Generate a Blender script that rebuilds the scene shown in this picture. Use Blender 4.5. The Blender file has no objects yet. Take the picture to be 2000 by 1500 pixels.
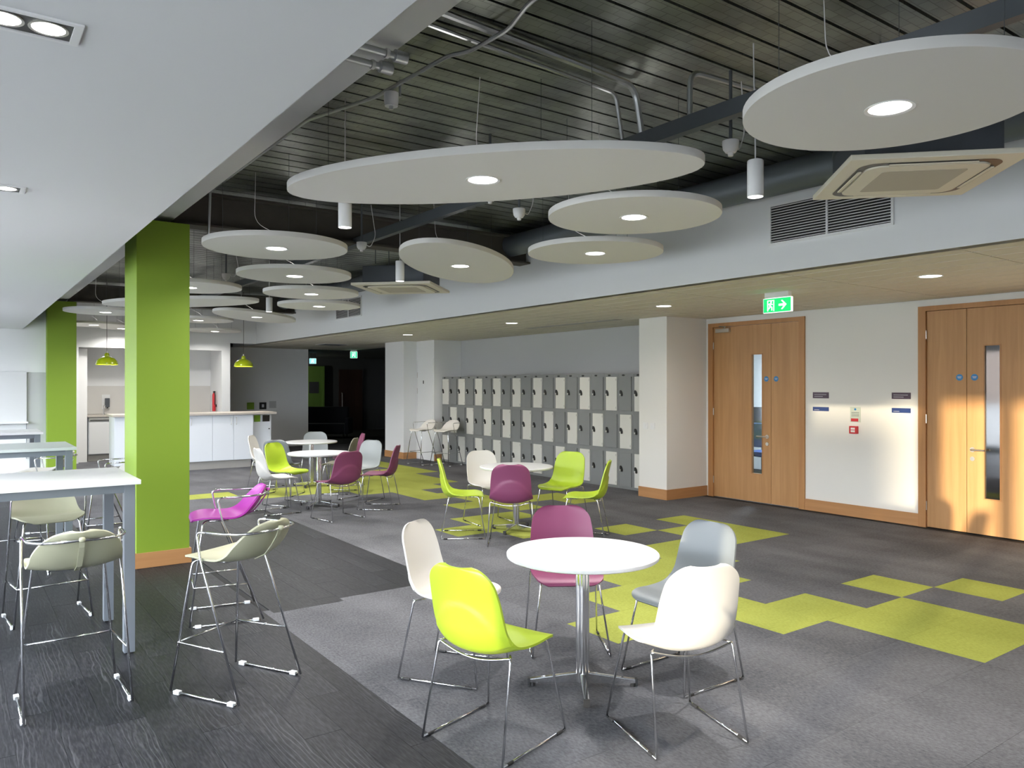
import bpy, bmesh, math, random
from mathutils import Vector, Matrix, Quaternion
random.seed(7)
PI = math.pi
scene = bpy.context.scene
C = scene.collection

# ------------------------------------------------------------------ camera
cam_d = bpy.data.cameras.new('camera'); cam = bpy.data.objects.new('camera', cam_d); C.objects.link(cam)
cam_d.sensor_width = 36.0; cam_d.lens = 36.0 * 1502 / 2000
cam_d.clip_start = 0.05; cam_d.clip_end = 200
cam.location = (0, 0, 1.62)
cam.rotation_euler = (PI / 2 + 0.002, 0, -0.62704)
scene.camera = cam
# ------------------------------------------------------------------ world, sun, exposure
scene.view_settings.view_transform = 'Standard'
scene.view_settings.look = 'None'
scene.view_settings.gamma = 1.0
scene.view_settings.use_curve_mapping = False
scene.view_settings.exposure = 0.46
world = bpy.data.worlds.new('sky'); scene.world = world; world.use_nodes = True
bg = world.node_tree.nodes['Background']
bg.inputs[0].default_value = (0.89, 0.92, 1.0, 1); bg.inputs[1].default_value = 14.0
sun_d = bpy.data.lights.new('sun', 'SUN'); sun_o = bpy.data.objects.new('sun', sun_d); C.objects.link(sun_o)
sun_d.energy = 7.5; sun_d.angle = math.radians(1.1); sun_d.color = (1.0, 0.82, 0.57)
EL = math.atan(0.0867); AZ = math.atan(0.24)
sdir = Vector((math.cos(EL) * math.cos(AZ), math.cos(EL) * math.sin(AZ), -math.sin(EL)))
sun_o.rotation_euler = sdir.to_track_quat('-Z', 'Y').to_euler(); sun_o.location = (-40, -10, 8)
scene.cycles.max_bounces = 8; scene.cycles.diffuse_bounces = 5; scene.cycles.glossy_bounces = 4
scene.cycles.sample_clamp_indirect = 6.0
scene.cycles.caustics_reflective = False; scene.cycles.caustics_refractive = False

# ------------------------------------------------------------------ materials
M = {}
def mat(name, col, rough=0.5, metal=0.0, emis=None, estr=0.0, bump=None, noise=None, alpha=None, spec=None, coat=0.0):
    m = bpy.data.materials.new(name); m.use_nodes = True
    nt = m.node_tree; b = nt.nodes['Principled BSDF']
    b.inputs['Base Color'].default_value = (*col, 1); b.inputs['Roughness'].default_value = rough
    b.inputs['Metallic'].default_value = metal
    if spec is not None: b.inputs['Specular IOR Level'].default_value = spec
    if coat: b.inputs['Coat Weight'].default_value = coat; b.inputs['Coat Roughness'].default_value = 0.1
    if emis: b.inputs['Emission Color'].default_value = (*emis, 1); b.inputs['Emission Strength'].default_value = estr
    if noise:      # (scale, amount) mottled colour
        geo = nt.nodes.new('ShaderNodeNewGeometry'); n = nt.nodes.new('ShaderNodeTexNoise')
        n.inputs['Scale'].default_value = noise[0]; n.inputs['Detail'].default_value = 4
        nt.links.new(geo.outputs['Position'], n.inputs['Vector'])
        mx = nt.nodes.new('ShaderNodeMix'); mx.data_type = 'RGBA'
        mx.inputs[6].default_value = (*[c * (1 - noise[1]) for c in col], 1)
        mx.inputs[7].default_value = (*[min(1, c * (1 + noise[1])) for c in col], 1)
        nt.links.new(n.outputs['Fac'], mx.inputs[0]); nt.links.new(mx.outputs[2], b.inputs['Base Color'])
    if bump:       # (scale, strength)
        geo = nt.nodes.new('ShaderNodeNewGeometry'); n = nt.nodes.new('ShaderNodeTexNoise')
        n.inputs['Scale'].default_value = bump[0]; n.inputs['Detail'].default_value = 3
        nt.links.new(geo.outputs['Position'], n.inputs['Vector'])
        bp = nt.nodes.new('ShaderNodeBump'); bp.inputs['Strength'].default_value = bump[1]; bp.inputs['Distance'].default_value = 0.005
        nt.links.new(n.outputs['Fac'], bp.inputs['Height']); nt.links.new(bp.outputs[0], b.inputs['Normal'])
    M[name] = m; return m
def node(nt, t, **kw):
    n = nt.nodes.new(t)
    for k, v in kw.items(): setattr(n, k, v)
    return n

mat('white_paint', (0.78, 0.79, 0.80), 0.75, bump=(220, 0.03))
mat('warm_paint', (0.80, 0.79, 0.76), 0.75, bump=(220, 0.03))
mat('soffit_paint', (0.74, 0.75, 0.76), 0.8)
mat('lime_paint', (0.215, 0.335, 0.022), 0.6)
mat('grey_wall', (0.50, 0.51, 0.52), 0.8)
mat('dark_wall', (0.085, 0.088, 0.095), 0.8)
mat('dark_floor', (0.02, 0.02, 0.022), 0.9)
mat('tile_ceiling', (0.72, 0.68, 0.58), 0.85, bump=(350, 0.05))
mat('raft', (0.76, 0.75, 0.72), 0.9, bump=(400, 0.06))
mat('white_metal', (0.80, 0.80, 0.80), 0.4)
mat('cream_plastic', (0.74, 0.70, 0.58), 0.45)
mat('cream_grille', (0.50, 0.46, 0.38), 0.7)
mat('dark_steel', (0.085, 0.095, 0.11), 0.55, 0.3, noise=(3, 0.3))
mat('grey_steel', (0.115, 0.13, 0.145), 0.5, 0.4)
mat('brown_beam', (0.085, 0.078, 0.068), 0.8, noise=(5, 0.3))
mat('duct', (0.15, 0.17, 0.19), 0.5, 0.5)
mat('galv_pipe', (0.52, 0.54, 0.55), 0.35, 0.9)
mat('chrome', (0.80, 0.81, 0.83), 0.10, 1.0)
mat('brushed', (0.62, 0.60, 0.56), 0.3, 1.0)
mat('rubber', (0.015, 0.015, 0.016), 0.6)
mat('clear_glide', (0.75, 0.78, 0.80), 0.25)
mat('table_white', (0.70, 0.71, 0.72), 0.28)
mat('table_grey', (0.56, 0.60, 0.60), 0.35)
mat('frame_grey', (0.20, 0.225, 0.26), 0.4, 0.2)
mat('shell_lime', (0.41, 0.55, 0.035), 0.38)
mat('shell_white', (0.72, 0.70, 0.665), 0.4)
mat('shell_purple', (0.215, 0.050, 0.118), 0.42)
mat('shell_grey', (0.175, 0.195, 0.21), 0.42)
mat('shell_pale_grey', (0.27, 0.295, 0.30), 0.42)
mat('shell_taupe', (0.21, 0.20, 0.16), 0.45)  # olive-grey shell, darkened in colour for the shade on it
mat('shell_cream', (0.44, 0.44, 0.31), 0.42)
mat('shell_magenta', (0.42, 0.035, 0.37), 0.4)
mat('locker_grey', (0.22, 0.23, 0.235), 0.5)
mat('locker_white', (0.66, 0.66, 0.62), 0.45)
mat('black', (0.012, 0.012, 0.013), 0.35)
mat('cabinet_white', (0.72, 0.76, 0.82), 0.3)
mat('worktop', (0.46, 0.42, 0.38), 0.4, noise=(40, 0.15))
mat('plinth', (0.36, 0.35, 0.33), 0.5)
mat('splashback', (0.58, 0.57, 0.55), 0.3)
mat('red', (0.55, 0.02, 0.03), 0.4)
mat('sign_blue', (0.015, 0.045, 0.20), 0.35)
mat('sign_maroon', (0.06, 0.03, 0.06), 0.35)
mat('sign_text', (0.6, 0.6, 0.65), 0.5)
mat('sticker_blue', (0.03, 0.22, 0.52), 0.4)
mat('notice', (0.55, 0.60, 0.52), 0.4)
mat('exit_green', (0.0, 0.45, 0.12), 0.4, emis=(0.0, 0.75, 0.16), estr=0.75)
mat('exit_teal', (0.0, 0.45, 0.2), 0.4, emis=(0.02, 0.8, 0.42), estr=0.6)
mat('exit_white', (0.9, 0.95, 0.9), 0.4, emis=(0.8, 1.0, 0.85), estr=0.8)
mat('exit_blue', (0.2, 0.5, 0.6), 0.4, emis=(0.3, 0.85, 1.0), estr=0.8)
mat('lamp_lens', (1, 1, 1), 0.4, emis=(1.0, 0.97, 0.93), estr=9.0)
mat('lamp_lens_soft', (1, 1, 1), 0.4, emis=(1.0, 0.95, 0.86), estr=4.0)
mat('green_notice', (0.22, 0.40, 0.02), 0.5)
mat('sofa_dark', (0.02, 0.022, 0.03), 0.8)
mat('far_green', (0.22, 0.38, 0.08), 0.7)
mat('blue_seat', (0.03, 0.07, 0.22), 0.6)
mat('teal_desk', (0.10, 0.30, 0.26), 0.5)
mat('blocker_brown', (0.32, 0.26, 0.22), 0.9)
mat('asphalt', (0.30, 0.30, 0.29), 0.95)

def carpet_mat(name, col, dark, streak_axis):
    m = bpy.data.materials.new(name); m.use_nodes = True; nt = m.node_tree; b = nt.nodes['Principled BSDF']
    b.inputs['Roughness'].default_value = 0.95; b.inputs['Specular IOR Level'].default_value = 0.12
    geo = node(nt, 'ShaderNodeNewGeometry'); mp = node(nt, 'ShaderNodeMapping')
    mp.inputs['Scale'].default_value = (1, 0.45, 1) if streak_axis == 'Y' else (0.45, 1, 1)
    nt.links.new(geo.outputs['Position'], mp.inputs['Vector'])
    n1 = node(nt, 'ShaderNodeTexNoise'); n1.inputs['Scale'].default_value = 90; n1.inputs['Detail'].default_value = 3
    nt.links.new(mp.outputs[0], n1.inputs['Vector'])
    n2 = node(nt, 'ShaderNodeTexNoise'); n2.inputs['Scale'].default_value = 380; n2.inputs['Detail'].default_value = 2
    nt.links.new(geo.outputs['Position'], n2.inputs['Vector'])
    n3 = node(nt, 'ShaderNodeTexNoise'); n3.inputs['Scale'].default_value = 2.2; n3.inputs['Detail'].default_value = 4
    nt.links.new(mp.outputs[0], n3.inputs['Vector'])
    info = node(nt, 'ShaderNodeObjectInfo')
    a = node(nt, 'ShaderNodeMath', operation='ADD'); nt.links.new(n1.outputs['Fac'], a.inputs[0]); nt.links.new(n2.outputs['Fac'], a.inputs[1])
    a2 = node(nt, 'ShaderNodeMath', operation='ADD'); nt.links.new(a.outputs[0], a2.inputs[0]); nt.links.new(n3.outputs['Fac'], a2.inputs[1])
    a3 = node(nt, 'ShaderNodeMath', operation='MULTIPLY_ADD'); nt.links.new(info.outputs['Random'], a3.inputs[0]); a3.inputs[1].default_value = 0.10; nt.links.new(a2.outputs[0], a3.inputs[2])
    cr = node(nt, 'ShaderNodeMapRange'); cr.inputs[1].default_value = 1.2; cr.inputs[2].default_value = 1.95
    nt.links.new(a3.outputs[0], cr.inputs[0])
    mx = node(nt, 'ShaderNodeMix', data_type='RGBA'); mx.inputs[6].default_value = (*dark, 1); mx.inputs[7].default_value = (*col, 1)
    nt.links.new(cr.outputs[0], mx.inputs[0]); nt.links.new(mx.outputs[2], b.inputs['Base Color'])
    bp = node(nt, 'ShaderNodeBump'); bp.inputs['Strength'].default_value = 0.35; bp.inputs['Distance'].default_value = 0.003
    nt.links.new(a.outputs[0], bp.inputs['Height']); nt.links.new(bp.outputs[0], b.inputs['Normal'])
    M[name] = m
carpet_mat('carpet_grey', (0.176, 0.177, 0.192), (0.064, 0.066, 0.074), 'Y')
carpet_mat('carpet_green', (0.40, 0.435, 0.10), (0.255, 0.285, 0.055), 'Y')

def plank_mat():
    m = bpy.data.materials.new('dark_plank'); m.use_nodes = True; nt = m.node_tree; b = nt.nodes['Principled BSDF']
    geo = node(nt, 'ShaderNodeNewGeometry'); info = node(nt, 'ShaderNodeObjectInfo')
    add = node(nt, 'ShaderNodeVectorMath', operation='MULTIPLY_ADD')
    cb = node(nt, 'ShaderNodeCombineXYZ'); nt.links.new(info.outputs['Random'], cb.inputs[0]); nt.links.new(info.outputs['Random'], cb.inputs[1])
    nt.links.new(cb.outputs[0], add.inputs[0]); add.inputs[1].default_value = (37, 53, 0); nt.links.new(geo.outputs['Position'], add.inputs[2])
    mp = node(nt, 'ShaderNodeMapping'); mp.inputs['Scale'].default_value = (1, 0.13, 1); nt.links.new(add.outputs[0], mp.inputs['Vector'])
    w = node(nt, 'ShaderNodeTexWave', wave_type='BANDS', bands_direction='X'); w.inputs['Scale'].default_value = 14; w.inputs['Distortion'].default_value = 14
    w.inputs['Detail'].default_value = 2; w.inputs['Detail Scale'].default_value = 0.9
    nt.links.new(mp.outputs[0], w.inputs['Vector'])
    pw = node(nt, 'ShaderNodeMath', operation='POWER'); nt.links.new(w.outputs['Fac'], pw.inputs[0]); pw.inputs[1].default_value = 9
    n = node(nt, 'ShaderNodeTexNoise'); n.inputs['Scale'].default_value = 110; n.inputs['Detail'].default_value = 5; nt.links.new(mp.outputs[0], n.inputs['Vector'])
    nm = node(nt, 'ShaderNodeTexNoise'); nm.inputs['Scale'].default_value = 5; nm.inputs['Detail'].default_value = 2; nt.links.new(mp.outputs[0], nm.inputs['Vector'])
    mk = node(nt, 'ShaderNodeMapRange'); mk.inputs[1].default_value = 0.45; mk.inputs[2].default_value = 0.7; nt.links.new(nm.outputs['Fac'], mk.inputs[0])
    mu = node(nt, 'ShaderNodeMath', operation='MULTIPLY'); nt.links.new(pw.outputs[0], mu.inputs[0]); nt.links.new(mk.outputs[0], mu.inputs[1])
    nr = node(nt, 'ShaderNodeMapRange'); nr.inputs[1].default_value = 0.4; nr.inputs[2].default_value = 0.75; nr.inputs[4].default_value = 0.4; nt.links.new(n.outputs['Fac'], nr.inputs[0])
    a = node(nt, 'ShaderNodeMath', operation='MULTIPLY_ADD'); nt.links.new(mu.outputs[0], a.inputs[0]); a.inputs[1].default_value = 0.8; nt.links.new(nr.outputs[0], a.inputs[2])
    mx = node(nt, 'ShaderNodeMix', data_type='RGBA'); mx.inputs[6].default_value = (0.010, 0.011, 0.015, 1); mx.inputs[7].default_value = (0.078, 0.081, 0.090, 1)
    nt.links.new(a.outputs[0], mx.inputs[0])
    hv = node(nt, 'ShaderNodeHueSaturation'); mr = node(nt, 'ShaderNodeMapRange'); mr.inputs[3].default_value = 0.8; mr.inputs[4].default_value = 1.2
    nt.links.new(info.outputs['Random'], mr.inputs[0]); nt.links.new(mr.outputs[0], hv.inputs['Value']); nt.links.new(mx.outputs[2], hv.inputs['Color'])
    nt.links.new(hv.outputs[0], b.inputs['Base Color']); b.inputs['Roughness'].default_value = 0.48; b.inputs['Specular IOR Level'].default_value = 0.22
    bp = node(nt, 'ShaderNodeBump'); bp.inputs['Strength'].default_value = 0.2; bp.inputs['Distance'].default_value = 0.002
    nt.links.new(a.outputs[0], bp.inputs['Height']); nt.links.new(bp.outputs[0], b.inputs['Normal'])
    M['dark_plank'] = m
plank_mat()

def oak_mat(name, c1, c2, axis='Z'):
    m = bpy.data.materials.new(name); m.use_nodes = True; nt = m.node_tree; b = nt.nodes['Principled BSDF']
    geo = node(nt, 'ShaderNodeNewGeometry'); mp = node(nt, 'ShaderNodeMapping')
    mp.inputs['Scale'].default_value = (1, 1, 0.06) if axis == 'Z' else (0.06, 0.06, 1)
    nt.links.new(geo.outputs['Position'], mp.inputs['Vector'])
    n = node(nt, 'ShaderNodeTexNoise'); n.inputs['Scale'].default_value = 22; n.inputs['Detail'].default_value = 6; n.inputs['Distortion'].default_value = 0.6
    nt.links.new(mp.outputs[0], n.inputs['Vector'])
    n2 = node(nt, 'ShaderNodeTexNoise'); n2.inputs['Scale'].default_value = 4; n2.inputs['Detail'].default_value = 2; nt.links.new(mp.outputs[0], n2.inputs['Vector'])
    a = node(nt, 'ShaderNodeMath', operation='ADD'); nt.links.new(n.outputs['Fac'], a.inputs[0]); nt.links.new(n2.outputs['Fac'], a.inputs[1])
    cr = node(nt, 'ShaderNodeMapRange'); cr.inputs[1].default_value = 0.7; cr.inputs[2].default_value = 1.3; nt.links.new(a.outputs[0], cr.inputs[0])
    mx = node(nt, 'ShaderNodeMix', data_type='RGBA'); mx.inputs[6].default_value = (*c1, 1); mx.inputs[7].default_value = (*c2, 1)
    nt.links.new(cr.outputs[0], mx.inputs[0]); nt.links.new(mx.outputs[2], b.inputs['Base Color']); b.inputs['Roughness'].default_value = 0.42
    M[name] = m
oak_mat('oak_door', (0.43, 0.225, 0.088), (0.55, 0.305, 0.132))
oak_mat('oak_frame', (0.40, 0.19, 0.070), (0.50, 0.255, 0.10))
oak_mat('oak_skirting', (0.42, 0.205, 0.080), (0.52, 0.27, 0.115), 'X')
oak_mat('dark_door', (0.045, 0.022, 0.018), (0.07, 0.035, 0.025))

def deck_mat():
    m = bpy.data.materials.new('deck_steel'); m.use_nodes = True; nt = m.node_tree; b = nt.nodes['Principled BSDF']
    geo = node(nt, 'ShaderNodeNewGeometry')
    n = node(nt, 'ShaderNodeTexNoise'); n.inputs['Scale'].default_value = 1.6; n.inputs['Detail'].default_value = 5; nt.links.new(geo.outputs['Position'], n.inputs['Vector'])
    br = node(nt, 'ShaderNodeTexBrick'); br.inputs['Scale'].default_value = 1.0; br.inputs['Brick Width'].default_value = 0.11; br.inputs['Row Height'].default_value = 0.0559
    br.inputs['Mortar Size'].default_value = 0.0022; br.inputs['Color1'].default_value = (0.30, 0.32, 0.29, 1); br.inputs['Color2'].default_value = (0.24, 0.26, 0.24, 1); br.inputs['Mortar'].default_value = (0.16, 0.17, 0.155, 1)
    nt.links.new(geo.outputs['Position'], br.inputs['Vector'])
    mx = node(nt, 'ShaderNodeMix', data_type='RGBA', blend_type='MULTIPLY'); mx.inputs[0].default_value = 1.0
    mr = node(nt, 'ShaderNodeMapRange'); mr.inputs[1].default_value = 0.3; mr.inputs[2].default_value = 0.7; mr.inputs[3].default_value = 0.45; mr.inputs[4].default_value = 1.45
    nt.links.new(n.outputs['Fac'], mr.inputs[0]); nt.links.new(br.outputs['Color'], mx.inputs[6]); nt.links.new(mr.outputs[0], mx.inputs[7])
    nt.links.new(mx.outputs[2], b.inputs['Base Color']); b.inputs['Metallic'].default_value = 0.85
    r = node(nt, 'ShaderNodeMapRange'); r.inputs[3].default_value = 0.28; r.inputs[4].default_value = 0.5; nt.links.new(n.outputs['Fac'], r.inputs[0]); nt.links.new(r.outputs[0], b.inputs['Roughness'])
    n4 = node(nt, 'ShaderNodeTexNoise'); n4.inputs['Scale'].default_value = 14; nt.links.new(geo.outputs['Position'], n4.inputs['Vector'])
    bp = node(nt, 'ShaderNodeBump'); bp.inputs['Strength'].default_value = 0.06; bp.inputs['Distance'].default_value = 0.01
    nt.links.new(n4.outputs['Fac'], bp.inputs['Height']); nt.links.new(bp.outputs[0], b.inputs['Normal'])
    M['deck_steel'] = m
deck_mat()
def glass_mat(name, tint, gloss):
    m = bpy.data.materials.new(name); m.use_nodes = True; nt = m.node_tree
    nt.nodes.remove(nt.nodes['Principled BSDF']); out = nt.nodes['Material Output']
    t = node(nt, 'ShaderNodeBsdfTransparent'); t.inputs[0].default_value = (*tint, 1)
    g = node(nt, 'ShaderNodeBsdfGlossy'); g.inputs['Roughness'].default_value = 0.05
    mx = node(nt, 'ShaderNodeMixShader'); mx.inputs[0].default_value = gloss
    nt.links.new(t.outputs[0], mx.inputs[1]); nt.links.new(g.outputs[0], mx.inputs[2]); nt.links.new(mx.outputs[0], out.inputs[0]); M[name] = m
glass_mat('window_glass', (0.96, 0.98, 0.98), 0.04)
glass_mat('door_glass', (0.80, 0.86, 0.88), 0.08)
glass_mat('dark_glass', (0.45, 0.45, 0.48), 0.16)

# ------------------------------------------------------------------ mesh helpers
def bx(bm, x0, x1, y0, y1, z0, z1, mtx=None):
    vs = [bm.verts.new((x, y, z)) for z in (z0, z1) for y in (y0, y1) for x in (x0, x1)]
    if mtx is not None:
        for v in vs: v.co = mtx @ v.co
    for f in ((0, 2, 3, 1), (4, 5, 7, 6), (0, 1, 5, 4), (2, 6, 7, 3), (0, 4, 6, 2), (1, 3, 7, 5)): bm.faces.new([vs[i] for i in f])
    return vs
def box(x0, x1, y0, y1, z0, z1, bevel=0.0):
    bm = bmesh.new(); bx(bm, min(x0, x1), max(x0, x1), min(y0, y1), max(y0, y1), min(z0, z1), max(z0, z1))
    if bevel: bmesh.ops.bevel(bm, geom=list(bm.edges), offset=bevel, segments=2, profile=0.7, affect='EDGES')
    return bm
def boxes(lst):
    bm = bmesh.new()
    for b in lst: bx(bm, *b)
    return bm
def fillet(pts, r, n=5):
    pts = [Vector(p) for p in pts]; out = [pts[0]]
    for i in range(1, len(pts) - 1):
        p, a, b = pts[i], pts[i - 1], pts[i + 1]
        da, db = (a - p), (b - p); rr = min(r, da.length * 0.48, db.length * 0.48)
        s, e = p + da.normalized() * rr, p + db.normalized() * rr
        for k in range(n + 1):
            t = k / n; out.append((1 - t) ** 2 * s + 2 * t * (1 - t) * p + t * t * e)
    out.append(pts[-1]); return out
def tube(bm, pts, r, seg=8, closed=False):
    pts = [Vector(p) for p in pts]; rings = []; n = len(pts); up = None
    for i, p in enumerate(pts):
        if closed: t = (pts[(i + 1) % n] - pts[i - 1]).normalized()
        else: t = (pts[min(i + 1, n - 1)] - pts[max(i - 1, 0)]).normalized()
        if up is None:
            up = Vector((0, 0, 1)) if abs(t.z) < 0.9 else Vector((1, 0, 0))
        u = (up - t * up.dot(t)).normalized(); v = t.cross(u); up = u
        rings.append([bm.verts.new(p + (u * math.cos(2 * PI * k / seg) + v * math.sin(2 * PI * k / seg)) * r) for k in range(seg)])
    m = n if closed else n - 1
    for i in range(m):
        a, b = rings[i], rings[(i + 1) % n]
        for k in range(seg): bm.faces.new((a[k], a[(k + 1) % seg], b[(k + 1) % seg], b[k]))
    if not closed:
        bm.faces.new(list(reversed(rings[0]))); bm.faces.new(rings[-1])
    return bm
def rod(pts, r, seg=8, fr=0.0):
    bm = bmesh.new(); return tube(bm, fillet(pts, fr) if fr else pts, r, seg)
def lathe(prof, seg=32, cx=0, cy=0, bm=None):
    bm = bm or bmesh.new(); rings = []
    for r, z in prof:
        if r < 1e-6: rings.append([bm.verts.new((cx, cy, z))])
        else: rings.append([bm.verts.new((cx + r * math.cos(2 * PI * k / seg), cy + r * math.sin(2 * PI * k / seg), z)) for k in range(seg)])
    for a, b in zip(rings, rings[1:]):
        for k in range(seg):
            if len(a) == 1 and len(b) == 1: continue
            if len(a) == 1: bm.faces.new((a[0], b[(k + 1) % seg], b[k]))
            elif len(b) == 1: bm.faces.new((a[k], a[(k + 1) % seg], b[0]))
            else: bm.faces.new((a[k], a[(k + 1) % seg], b[(k + 1) % seg], b[k]))
    return bm
def prism(poly, axis, a, b):
    """extrude a 2D polygon; axis 'x': poly in (y,z); 'y': (x,z); 'z': (x,y)"""
    bm = bmesh.new()
    def P(p, h): return {'x': (h, p[0], p[1]), 'y': (p[0], h, p[1]), 'z': (p[0], p[1], h)}[axis]
    A = [bm.verts.new(P(p, a)) for p in poly]; B = [bm.verts.new(P(p, b)) for p in poly]
    bm.faces.new(A); bm.faces.new(list(reversed(B)))
    n = len(poly)
    for i in range(n): bm.faces.new((A[i], B[i], B[(i + 1) % n], A[(i + 1) % n]))
    bmesh.ops.recalc_face_normals(bm, faces=bm.faces); return bm
def mesh_of(bm, name, smooth=False, auto=None):
    bmesh.ops.recalc_face_normals(bm, faces=bm.faces)
    me = bpy.data.meshes.new(name); bm.to_mesh(me); bm.free()
    if smooth:
        for p in me.polygons: p.use_smooth = True
        if auto is not None:
            try: me.set_sharp_from_angle(angle=math.radians(auto))
            except Exception: pass
    return me
def obj(name, data, m=None, parent=None, smooth=False, auto=40, loc=None, rotz=None):
    me = data if isinstance(data, bpy.types.Mesh) else mesh_of(data, name, smooth, auto)
    o = bpy.data.objects.new(name, me); C.objects.link(o)
    if m is not None:
        if len(me.materials) == 0: me.materials.append(M[m])
        if me.materials[0] is not M[m]:
            o.material_slots[0].link = 'OBJECT'; o.material_slots[0].material = M[m]
    if parent is not None: o.parent = parent
    if loc is not None: o.location = loc
    if rotz is not None: o.rotation_euler = (0, 0, rotz)
    return o
def tag(o, label, cat, group=None):
    o['label'] = label; o['category'] = cat
    if group: o['group'] = group
    return o
def thing(name, label, cat, loc=(0, 0, 0), rotz=0.0, group=None):
    o = bpy.data.objects.new(name, None); C.objects.link(o); o.empty_display_size = 0.1
    o.location = loc; o.rotation_euler = (0, 0, rotz); return tag(o, label, cat, group)
def struct(name, data, m, label=None, parent=None):
    o = obj(name, data, m, parent); o['kind'] = 'structure'
    if label: o['label'] = label
    return o
def struct_empty(name, loc=(0, 0, 0), label=None):
    o = bpy.data.objects.new(name, None); C.objects.link(o); o.location = loc; o['kind'] = 'structure'
    if label: o['label'] = label
    return o
ORD = ['first', 'second', 'third', 'fourth', 'fifth', 'sixth', 'seventh', 'eighth', 'ninth', 'tenth', 'eleventh', 'twelfth', 'thirteenth',
       'fourteenth', 'fifteenth', 'sixteenth', 'seventeenth', 'eighteenth', 'nineteenth', 'twentieth']

# ------------------------------------------------------------------ the setting: levels and planes
XW, XB, XL = 9.0, 5.75, 0.95          # door wall, bulkhead face, edge of the plaster ceiling
XWIN, YBACK = -2.3, -3.2
ZC, ZD = 2.60, 3.50                    # lower ceilings, steel deck

# ---- floor: slab, carpet tiles, dark planks
floor = struct('floor', box(XWIN - 0.1, 13.2, YBACK - 0.1, 26.5, -0.30, -0.006), 'dark_floor', 'floor of grey and lime carpet tiles beside dark wood-look planks')
GX, GY, T = 4.374, 2.02, 0.5
green = set()
for i, js in {-4: [19], -3: [19], -2: [3, 18], -1: [3, 4, 18, 19], 0: [2, 3, 4, 5, 10, 18, 19], 1: [0, 1, 2, 4, 5, 9, 10, 11, 17, 18, 19],
              2: [-1, 0, 1, 5, 6, 11, 13, 15, 16, 17, 18, 19, 20], 3: [2, 6, 8, 12, 13, 14, 15, 17, 18, 19, 20, 21],
              4: [1, 6, 7, 13, 18, 19, 20, 21, 22], 5: [6, 7, 8, 12, 13, 21, 22, 23, 24, 25], 1.5: []}.items():
    for j in js: green.add((i, j))
WX1, WX2, WY1, WY2 = 1.79, 3.28, 5.43, 9.75      # edges of the plank field
def carpet_rects(i, j):
    x0, x1, y0, y1 = GX + T * i, GX + T * (i + 1), GY + T * j, GY + T * (j + 1)
    if y0 < WY1 - 0.05 or y0 >= WY2 - 0.05: xm = WX1 if y0 < WY1 - 0.05 else (WX1 if y0 < 15.8 else XWIN)
    else: xm = WX2
    if y0 >= WY2 - 0.3 and y0 < 15.6: xm = 1.0
    if y1 > WY2 and y0 < WY2 and y0 >= WY1: y0, xm = (y0, WX2)
    x0 = max(x0, xm)
    if x1 - x0 < 0.03: return None
    return x0, x1, y0, y1
unit_tile = mesh_of(box(0, 1, 0, 1, -0.006, 0.0), 'carpet_tile')
cells = []
for i in range(-13, 9):
    for j in range(-11, 36):
        r = carpet_rects(i, j)
        if r is None or r[1] > XW + 0.3: continue
        cells.append((i, j, r))
def vis_size(r):
    cx, cy = (r[0] + r[1]) / 2, (r[2] + r[3]) / 2
    d = cx * 0.5868 + cy * 0.8097
    if d < 1.5: return 0
    u = (cx * 0.8097 - cy * 0.5868) / d; v = 1.62 / d
    if abs(u) > 0.70 or v > 0.54: return 0
    return 1 / d ** 2
cells.sort(key=lambda c: -vis_size(c[2]) - (10 if (c[0], c[1]) in green and vis_size(c[2]) > 0 else 0))
rest = bmesh.new()
for k, (i, j, r) in enumerate(cells):
    g = 0.0006
    if k < 300 and vis_size(r) > 0:
        o = obj('carpet_tile', unit_tile, 'carpet_green' if (i, j) in green else 'carpet_grey', floor)
        o.location = (r[0] + g, r[2] + g, random.uniform(-0.0006, 0.0)); o.scale = (r[1] - r[0] - 2 * g, r[3] - r[2] - 2 * g, 1)
    else: bx(rest, r[0] + g, r[1] - g, r[2] + g, r[3] - g, -0.006, -0.0003)
o = obj('carpet_field', rest, 'carpet_grey', floor); o['kind'] = 'stuff'
unit_plank = mesh_of(box(0, 1, 0, 1, -0.006, 0.0), 'floor_plank')
prest = bmesh.new(); planks = []
PW, PL = 0.18, 1.22
for c in range(32):
    x0 = WX2 - PW * (c + 1); x1 = x0 + PW
    off = (c * 0.437) % PL
    y = YBACK - off
    while y < 15.8:
        y0, y1 = max(y, YBACK), y + PL; y += PL
        lim = (WY1, WY2) if x0 > WX1 - 0.1 else (YBACK, WY2 if x0 > 0.95 else 15.8)
        xx0 = x0
        a0, a1 = max(y0, lim[0]), min(y1, lim[1])
        if a1 - a0 < 0.04: continue
        xa, xb = x0, x1
        if x0 <= WX1 - 0.1 and x1 > WX1: xb = WX1
        if x0 <= WX1 < x1 and x0 > WX1 - 0.1: pass
        planks.append((xa, xb, a0, a1))
# strip between the plank grid and the carpet edge south of the step
planks = [p for p in planks if p[1] - p[0] > 0.01]
planks.sort(key=lambda p: -vis_size(p))
for k, p in enumerate(planks):
    g = 0.0008
    if k < 260 and vis_size(p) > 0:
        o = obj('floor_plank', unit_plank, 'dark_plank', floor); o.location = (p[0] + g, p[2] + g, random.uniform(-0.0005, 0)); o.scale = (p[1] - p[0] - 2 * g, p[3] - p[2] - 2 * g, 1)
    else: bx(prest, p[0] + g, p[1] - g, p[2] + g, p[3] - g, -0.006, -0.0003)
o = obj('plank_field', prest, 'dark_plank', floor); o['kind'] = 'stuff'

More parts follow.
